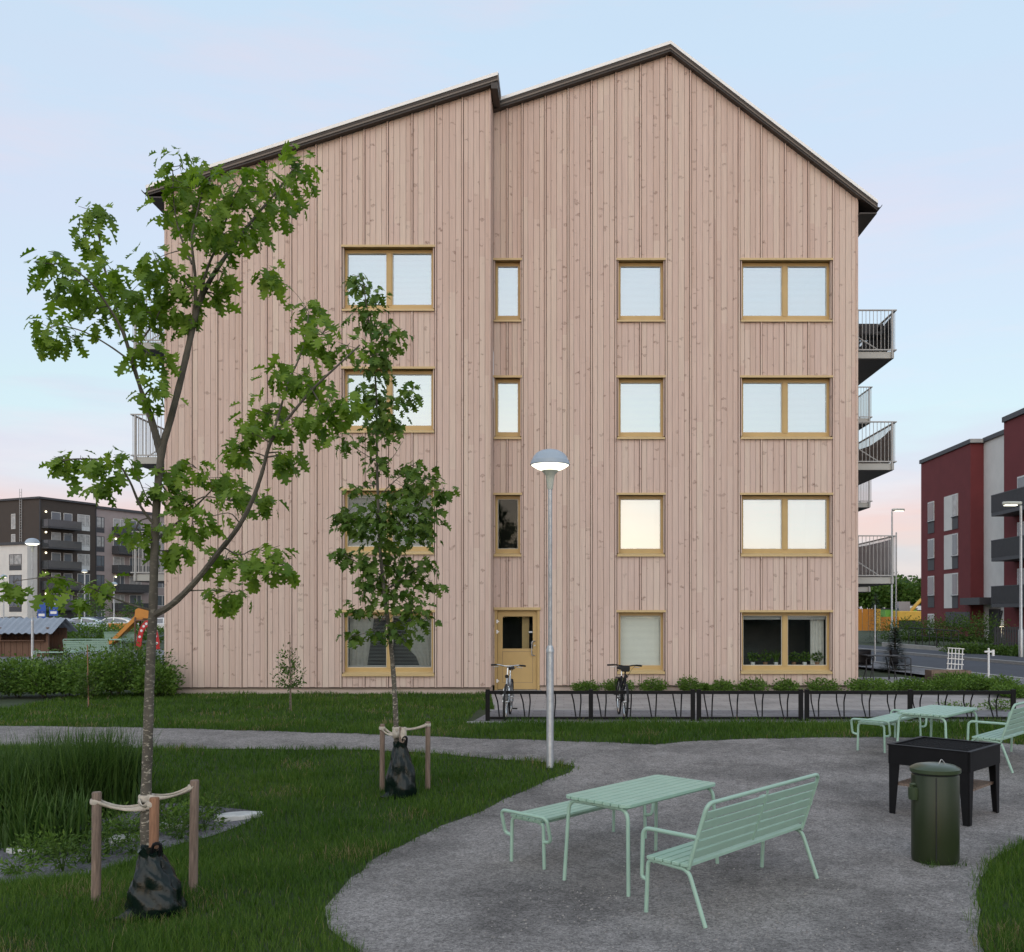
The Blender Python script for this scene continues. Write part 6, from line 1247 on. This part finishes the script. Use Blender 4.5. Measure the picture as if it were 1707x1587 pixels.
# far lamps on the car park
for px, py, Y, h, lb in ((141, 1040, 100, 6.2, 'slim lit lamp post in front of the brown block'), (190, 1040, 92, 4.6, 'lit lamp post beside the slide, in front of the beige block'), (6, 1040, 96, 5.5, 'thin lamp post at the far left edge before the white wing')):
    t = empty('car_park_lamp', ((px-VX)*Y/F, Y, 0), label=lb, cat='lamp', group='lamps on the car park'); MB().lathe([(.08, 0), (.05, h)], 8).build('pole', M['galv'], t, world=False); MB().lathe([(.05, h), (.3, h+.05), (.34, h+.12), (.2, h+.3), (0, h+.36)], 14).build('head', M['lampgrey'], t, world=False, smooth=True); MB().lathe([(0, h-.02), (.28, h+.04)], 14).build('lens', M['warm'], t, world=False)

# ================================================================== background, right: the red house
XR_, Ya, Yb, Yc = 29.2, 76.5, 67.2, 63.8
rh = empty('red_apartment_house', (29.2, 67.2, 0), label='oxblood red apartment house with white panels and dark balconies', cat='building')
RB = lambda name, m, *q: MB().box(*q).build(name, M[m], rh)
RB('red_wall', 'red', XR_, 42, Yb, Ya, 0, 14.1); RB('roof_edge', 'slate', XR_-.12, 42, Yb-.12, Ya+.1, 14.1, 14.4); RB('white_wall', 'whiter', 30.15, 42, Yc, Yb-.002, 0, 14.15); RB('roof_edge', 'slate', 30.0, 42, Yc, Yb-.13, 14.152, 14.45)
RB('red_wall', 'red', 30.0, 42, 44, Yc-.002, 0, 14.9); RB('roof_edge', 'slate', 29.85, 42, 43.8, Yc-.004, 14.9, 15.25); RB('roof_edge', 'kerb', XR_-.11, 30.3, Yb-.25, Yb-.122, 14.12, 14.39)
def rwin(y0, y1, z0, z1, x, panel=None, glass='wglass_l'):
    w = empty('window', parent=rh); MB().box(x-.05, x-.002, y0, y1, z0, z1).build('frame', M['wframe'], w); MB().box(x-.07, x-.051, y0+.09, y1-.09, z0+.09, z1-.09).build('pane', M[glass], w); MB().box(x-.12, x-.002, y0-.04, y1+.04, z0-.06, z0-.005).build('sill', M['slate'], w)
    MB().box(x-.04, x-.002, y0, y1, z0-.95, z0-.064).build('spandrel', M['slate'], w)
    if panel: MB().box(x-.04, x-.002, y1+.04, y1+panel, z0-.95, z1).build('side_panel', M['whiter'], w)
for k, (zt) in enumerate((10.75, 7.8, 4.85)): rwin(73.75, 75.0, zt-1.55, zt, XR_, glass='wglass'); rwin(69.3, 70.3, zt-1.62, zt+.05, XR_, 1.5, glass='wglass' if k else 'wglass_l')
rwin(73.75, 75.0, .3, 1.85, XR_, glass='wglass_l'); RB('base_panel', 'slate', XR_-.04, XR_-.003, 67.25, 71.5, .9, 2.0)
RB('canopy', 'slate', 28.6, 30.14, 64.4, 67.6, 2.5, 3.0); RB('entrance_door', 'dark', 30.07, 30.148, 64.6, 66.2, 0, 2.2); RB('recess_shade_panel', 'dark', 29.4, 30.12, 67.21, 67.25, 0, 2.48)  # thin charcoal slab stands for the shade of an entrance recess
o = glyph('house_number', '7', .95, .02, M['dark']); o.parent = rh; o.matrix_parent_inverse = Matrix.Translation((-29.2, -67.2, 0)); o.location = (30.1, 64.45, 1.45); o.rotation_euler = (math.pi/2, 0, -math.pi/2)
MB().lathe([(.09, .55), (.12, .6), (.12, .95), (.09, 1.0)], 10, (30.0, 64.2, 0)).build('wall_lamp', M['warm'], rh, smooth=True)
for k, z in enumerate((8.6, 5.6, 2.55)):
    b = empty('balcony', parent=rh); MB().box(28.5, 29.99, 55.5, 62.4, z-.25, z).build('slab', M['slate'], b); r = MB()
    r.box(28.47, 28.53, 55.5, 62.4, z+1.1, z+1.16).box(28.5, 29.99, 62.36, 62.42, z+1.1, z+1.16)
    for j in range(62): r.box(28.48, 28.52, 55.5+j*.112, 55.56+j*.112, z, z+1.1)
    for j in range(11): r.box(28.5+j*.135, 28.56+j*.135, 62.37, 62.41, z, z+1.1)
    r.build('railing', M['slate'], b)
    for j in range(3): w = empty('window', parent=b); MB().box(29.93, 29.995, 56+j*2.1, 57.6+j*2.1, z+.1, z+2.3).build('frame', M['wframe'], w); MB().box(29.91, 29.929, 56.1+j*2.1, 57.5+j*2.1, z+.2, z+2.2).build('pane', M['wglass'], w)
# slatted dark fence, ramp, railing and hedges before it
fn = empty('slat_fence', P(1682, 1085, 47), label='dark upright slat fence at the right edge before the red house', cat='fence')
for k in range(34): x = P(1658, 1085, 47).x+k*.125; MB().box(x, x+.085, 47, 47.04, .05, 1.25).build('slat', M['dark'], fn)
MB().box(P(1657, 1085, 47).x, P(1657, 1085, 47).x+4.3, 47.041, 47.09, .35, .43).build('rail', M['dark'], fn); MB().box(P(1657, 1085, 47).x, P(1657, 1085, 47).x+4.3, 47.041, 47.09, 1.0, 1.08).build('rail', M['dark'], fn)
rp = empty('concrete_ramp', P(1535, 1080, 51), label='low pale concrete ramp wall beside the footway', cat='wall'); MB().hexa([P(1470, 1079, 52), P(1600, 1090, 47), P(1600, 1090, 47)+Vector((.2, .5, 0)), P(1470, 1079, 52)+Vector((.2, .5, 0)), P(1470, 1071, 52), P(1600, 1081, 47), P(1600, 1081, 47)+Vector((.2, .5, 0)), P(1470, 1071, 52)+Vector((.2, .5, 0))]).build('wall', M['conc'], rp)
ra = empty('ramp_railing', P(1535, 1072, 51.3), label='thin dark handrail along the ramp in front of the hedge', cat='railing'); a, c = P(1515, 1046, 51), P(1598, 1052, 47.8); MB().tube([a, c], .025, 6).tube([a-Vector((0, 0, .4)), c-Vector((0, 0, .4))], .015, 6).build('rail', M['dark'], ra)
for k in range(8): q = a.lerp(c, k/7); MB().tube([q, q-Vector((0, 0, 1.0))], .02, 6).build('post', M['dark'], ra)
for i, (px, Y, w, h) in enumerate([(1500, 57, 1.0, 1.5), (1530, 56, 1.1, 1.5), (1560, 55, 1.1, 1.6), (1590, 54, 1.1, 1.7), (1618, 53, 1.1, 1.75), (1645, 52, 1.0, 1.7), (1612, 43, .9, .5), (1645, 42.5, .9, .45), (1680, 42, 1.0, .42), (1705, 42, 1.0, .42)]):
    shrub(((px-VX)*Y/F, Y), w*1.25, .8, h, 1300, .13, ['hedge shrub at the far end of the ramp', 'hedge shrub behind the ramp railing, second from its far end', 'hedge shrub under the lower windows of the red house', 'hedge shrub below the grey base panel', 'hedge shrub before the dark entrance', 'hedge shrub nearest the slat fence', 'low green plant at the kerb left of the slat fence', 'low green plant before the left end of the slat fence', 'low green plant before the slat fence', 'low green plant at the right edge under the street lamp'][i], 'shrub_d', 'hedge before the red house')
# street lamps, posts, bollard
def street_lamp(px, py, Y, h, arm, label):
    x = (px-VX)*Y/F; t = empty('street_lamp', (x, Y, 0), label=label, cat='street lamp', group='street lamps'); MB().lathe([(.10, 0), (.10, 1.2), (.065, 1.3), (.05, h)], 12).build('pole', M['galv'], t, world=False, smooth=True)
    s = 1 if arm > 0 else -1; V = [(0, -.13, h), (s*.25, -.16, h+.09), (s*.62, -.14, h+.02), (s*.8, -.05, h-.04), (s*.8, .05, h-.04), (s*.62, .14, h+.02), (s*.25, .16, h+.09), (0, .13, h)]
    MB().prismz([(v[0], v[1]) for v in V], h+.02, h+.16).build('head', M['lampcream'], t, world=False, bevel=.04); MB().prismz([(s*.2, -.11), (s*.7, -.09), (s*.7, .09), (s*.2, .11)], h-.015, h+.018).build('lens', M['lens'], t, world=False)
street_lamp(1487, 1073, 59, 8.35, 1, 'lit street lamp beside the right balconies'); street_lamp(1702, 1098, 40, 6.55, -1, 'lit street lamp cut by the right edge before the red house')
def post(px, Y, h, label, r=.03, m='galv', name='post', top=None):
    x = (px-VX)*Y/F; t = empty(name, (x, Y, 0), label=label, cat='post'); MB().lathe([(r, 0), (r, h), (r*.6, h+.02)], 10).build('pole', M[m], t, world=False, smooth=True)
    if top: MB().lathe(top, 14, (0, 0, h)).build('cap', M[m], t, world=False, smooth=True)
    return t
post(1458.5, 36, 2.25, 'thin grey sign post between the patio and the road'); post(1494, 66, 7.6, 'second thin lamp pole behind the lit street lamp', .05)
t = post(1648, 27.2, .93, 'short pale post with a small bracket beside the trellis', .03, 'wpaint', 'bollard'); MB().box(-.12, .16, -.02, .02, .82, .87).box(.1, .16, -.03, .03, .72, .9).build('bracket', M['wpaint'], t, world=False)
# patio
pt = MB().box(7.5, 9.9, 25.6, 27.4, -.02, .09).build('patio_slab', M['conc']); tag(pt, kind='structure')
def patio_chair(x, y, rz, label, m):
    t = empty('patio_chair', (x, y, .092), rz, label, 'chair', 'patio chairs')
    for sx in (-1, 1):
        MB().tube(fillet([(sx*.27, .22, 0), (sx*.27, .22, .62), (sx*.27, -.2, .62), (sx*.27, -.24, 0)], .08, 5), .014, 6).build('leg_frame', M['slate'], t, world=False, smooth=True)
    MB().cbox((0, 0, .42), (.5, .46, .03)).build('seat', M[m], t, world=False, bevel=.01); V = []
    for i in range(9):
        for j in range(5): a = (i/8-.5)*2.2; V.append((.28*math.sin(a), -.02-.24*math.cos(a)-.03*j/4, .40+.11*j))
    b = MB(); b.v = V; b.f = [(i*5+j, (i+1)*5+j, (i+1)*5+j+1, i*5+j+1) for i in range(8) for j in range(4)]; o = b.build('shell_back', M[m], t, world=False, smooth=True); md = o.modifiers.new('thickness', 'SOLIDIFY'); md.thickness = .02
patio_chair(8.35, 26.35, 2.4, 'grey framed patio chair on the left of the patio table', 'dark'); patio_chair(9.45, 26.3, -2.2, 'black curved patio chair on the right of the patio table', 'black')
pt = empty('patio_table', (8.85, 26.2, .092), label='small dark patio table between the two chairs', cat='table'); MB().box(-.45, .45, -.35, .35, .68, .705).build('top', M['slate'], pt, world=False)
for sx in (-.38, .38): MB().tube(fillet([(sx, -.3, 0), (sx*.6, -.2, .66), (sx*.6, .2, .66), (sx, .3, 0)], .06, 4), .013, 6).build('legs', M['dark'], pt, world=False, smooth=True)
pl = empty('wooden_planter', (10.75, 26.2, 0), .0, 'weathered wooden planter box behind the shrubs', 'planter')
for k in range(3): MB().box(-.55, .55, -.25, -.225, .02+k*.12, .13+k*.12).build('board', M['stake'], pl, world=False); MB().box(-.55, .55, .225, .25, .02+k*.12, .13+k*.12).build('board', M['stake'], pl, world=False)
for s in (-.55, .525): MB().box(s, s+.025, -.224, .224, .02, .37).build('end_board', M['stake'], pl, world=False)
MB().box(-.52, .52, -.22, .22, .05, .33).build('soil', M['earth'], pl, world=False)
tl = empty('trellis', (P(1594, 1130, 26.5).x, 26.65, .0), -.0, 'white wooden trellis leaning slightly in the planter', 'trellis'); tl.rotation_euler = (R(-3), R(4), 0)
for k in range(5): MB().box(-.20+k*.1-.01, -.20+k*.1+.012, -.012, .012, .1, .97).build('upright', M['wpaint'], tl, world=False)
for k in range(6): MB().box(-.24, .24, -.03, -.013, .2+k*.15, .225+k*.15).build('slat', M['wpaint'], tl, world=False)
# conifers by the road
def conifer(px, py, Y, h, w, label):
    x = (px-VX)*Y/F; t = empty('conifer', (x, Y, 0), label=label, cat='tree'); MB().lathe([(.05, 0), (.02, h)], 8).build('trunk', M['bark'], t, world=False)
    V = []; g_ = np.random.default_rng(int(px)); n = 2200; u = g_.random(n)**.7; z = h*(1-u)*.97+.1; r = w*u*(.35+.65*g_.random(n)); a = g_.random(n)*6.283
    p = np.stack([x+r*np.cos(a), Y+r*np.sin(a), z-r*.25], 1); ax = np.stack([np.cos(a), np.sin(a), -.2+.5*g_.random(n)], 1); sd_ = np.stack([-np.sin(a), np.cos(a), 0*a], 1); s = .16; Vv = np.stack([p, p+ax*s*.5+sd_*.03, p+ax*s, p+ax*s*.5-sd_*.03], 1).reshape(-1, 3); i = np.arange(n)*4
    np_mesh('foliage', Vv, np.stack([i, i+1, i+2, i+3], 1), M['conifer'], t, np.repeat(g_.random(n), 4))
conifer(1492, 1112, 31, 1.45, .55, 'small dark conifer behind the patio furniture'); conifer(1460, 1070, 60, 3.2, 1.1, 'dark conifer across the road beside the sign post')
# building site and woods
st = empty('formwork_stack', P(1455, 1065, 95), label='orange site fence and formwork panels beyond the road', cat='fence')
for k in range(7): x = P(1428, 1065, 95).x+k*.62; MB().box(x, x+.56, 95, 95.12, .1, 2.3 if k < 4 else 1.5).build('panel', M['orange' if k != 3 else 'yellow'], st); 
ex = empty('excavator', P(1518, 1050, 110), label='yellow digger standing on the building site', cat='digger'); q = P(1518, 1050, 110)
MB().box(q.x-2, q.x+2, 109, 111.5, .1, .9).build('tracks', M['dark'], ex); MB().box(q.x-1.8, q.x+1.9, 109, 111.4, 1.0, 2.1).build('body', M['yellow'], ex, bevel=.1); MB().box(q.x-1.7, q.x-.4, 109.1, 110.3, 2.1, 3.2).build('cab', M['wglass'], ex); MB().tube([(q.x-.5, 110, 1.6), (q.x+1.2, 110, 3.4), (q.x+2.8, 110, 2.6)], .22, 6).build('arm', M['yellow'], ex); MB().cbox((q.x+2.9, 110, 2.0), (.7, .8, .8), ry=.4).build('bucket', M['dark'], ex)
for px, Y, c, h, lb in ((1497, 112, 'greenm', 2.4, 'lime green machine on the building site'), (1545, 116, 'yellow', 2.2, 'yellow skip partly hidden by the red house'), (1528, 118, 'wpaint', 2.9, 'white site hut behind the yellow digger')):
    q = P(px, 1050, Y); t = empty('site_container', (q.x, Y, 0), label=lb, cat='container'); MB().prism([(-1.7, .15), (1.7, .15), (1.9, h), (-1.9, h)], -1, 1).build('shell', M[c], t, world=False, bevel=.05); MB().box(-1.95, 1.95, -1.05, 1.05, h-.12, h+.03).build('rim', M['dark'], t, world=False)
def far_tree(px, Y, h, w, seed, label):
    x = (px-VX)*Y/F; t = empty('woodland_tree', (x, Y, 0), label=label, cat='tree', group='woodland behind the building site'); MB().lathe([(.3, 0), (.12, h*.8)], 7).build('trunk', M['bark'] if seed % 3 else M['beige'], t, world=False); leaf_cloud('crown', M['wood_far'] if seed % 2 else M['shrub_d'], t, (x, Y, h*.62), (w, w, h*.40), 1500, 1.0, seed, 'ball', .7)
for i, (px, Y, h, w) in enumerate([(1425, 215, 9, 4.0), (1440, 225, 9.8, 4.2), (1456, 212, 8.8, 4.0), (1470, 228, 10.2, 4.4), (1486, 216, 9.2, 4.2), (1500, 230, 9.6, 4.2), (1513, 218, 7.5, 3.8), (1526, 232, 7.6, 4.0), (1540, 220, 9.6, 4.4), (1448, 240, 10.5, 4.6), (1478, 242, 10.6, 4.6), (1408, 222, 10, 5), (1556, 226, 9, 4.4)]): far_tree(px, Y, h, w, 500+i, 'green tree in the far wood beyond the building site')
# trees and low houses behind the camera close the place on the sunset side (seen in the panes)
def rear_wood():
    Vs, Fs, As = [], [], []; b = 0; g_ = np.random.default_rng(3)
    for k in range(26):
        x = -95+k*7.6+g_.normal()*2; Y = -72+g_.normal()*5; h = 5.5+3.5*g_.random(); n = 420; d = g_.normal(size=(n, 3)); d /= np.linalg.norm(d, axis=1)[:, None]; p = d*(.5+.5*g_.random((n, 1)))*np.array([3.6, 3, h*.5])+np.array([x, Y, h*.55]); s = .9; a1 = g_.normal(size=(n, 3))*s*.6; a2 = g_.normal(size=(n, 3))*s*.6
        Vs.append(np.stack([p, p+a1, p+a1+a2, p+a2], 1).reshape(-1, 3)); i = np.arange(n)*4+b; Fs.append(np.stack([i, i+1, i+2, i+3], 1)); b += 4*n; As.append(np.repeat(g_.random(n), 4))
    tag(np_mesh('rear_wood', np.concatenate(Vs), np.concatenate(Fs), M['wood_far'], None, np.concatenate(As)), 'belt of trees behind the viewer mirrored in the lower panes', 'trees', kind='stuff')
rear_wood()
# pot plants on the inner sill of the dark ground floor window
wd = [w for w in WIN if w[6][0] == 'plants'][0]; y = YR+.32
for i, fx in enumerate((.16, .30, .42, .62, .74, .88)):
    x = wd[1]+(wd[2]-wd[1])*fx; z = wd[3]+.152; t = empty('pot_plant', (x, y, z), label=['bushy pot plant at the left end of the dark window', 'leafy pot plant left of centre in the left pane', 'spiky pot plant beside the window mullion', 'low pot plant just right of the mullion', 'pot plant in the middle of the right pane', 'small pot plant at the right end of the dark window'][i], cat='pot plant', group='pot plants in the dark window')
    MB().lathe([(.045, 0), (.06, .10), (.052, .10), (.05, .09), (0, .09)], 14).build('pot', M['teak'] if i % 2 else M['wpaint'], t, world=False, smooth=True)
    if i == 2:
        V, Fq, A_ = blades((x, y), 60, .04, .3, .45, .014, 900, .9); V[:, 2] += z+.09-gz(x, y); np_mesh('leaves', V, Fq, M['shrub'], t, A_)
    else: leaf_cloud('leaves', M['shrub'], t, (x, y, z+.22), (.13, .07, .13), 160, .07, 910+i, 'ball')
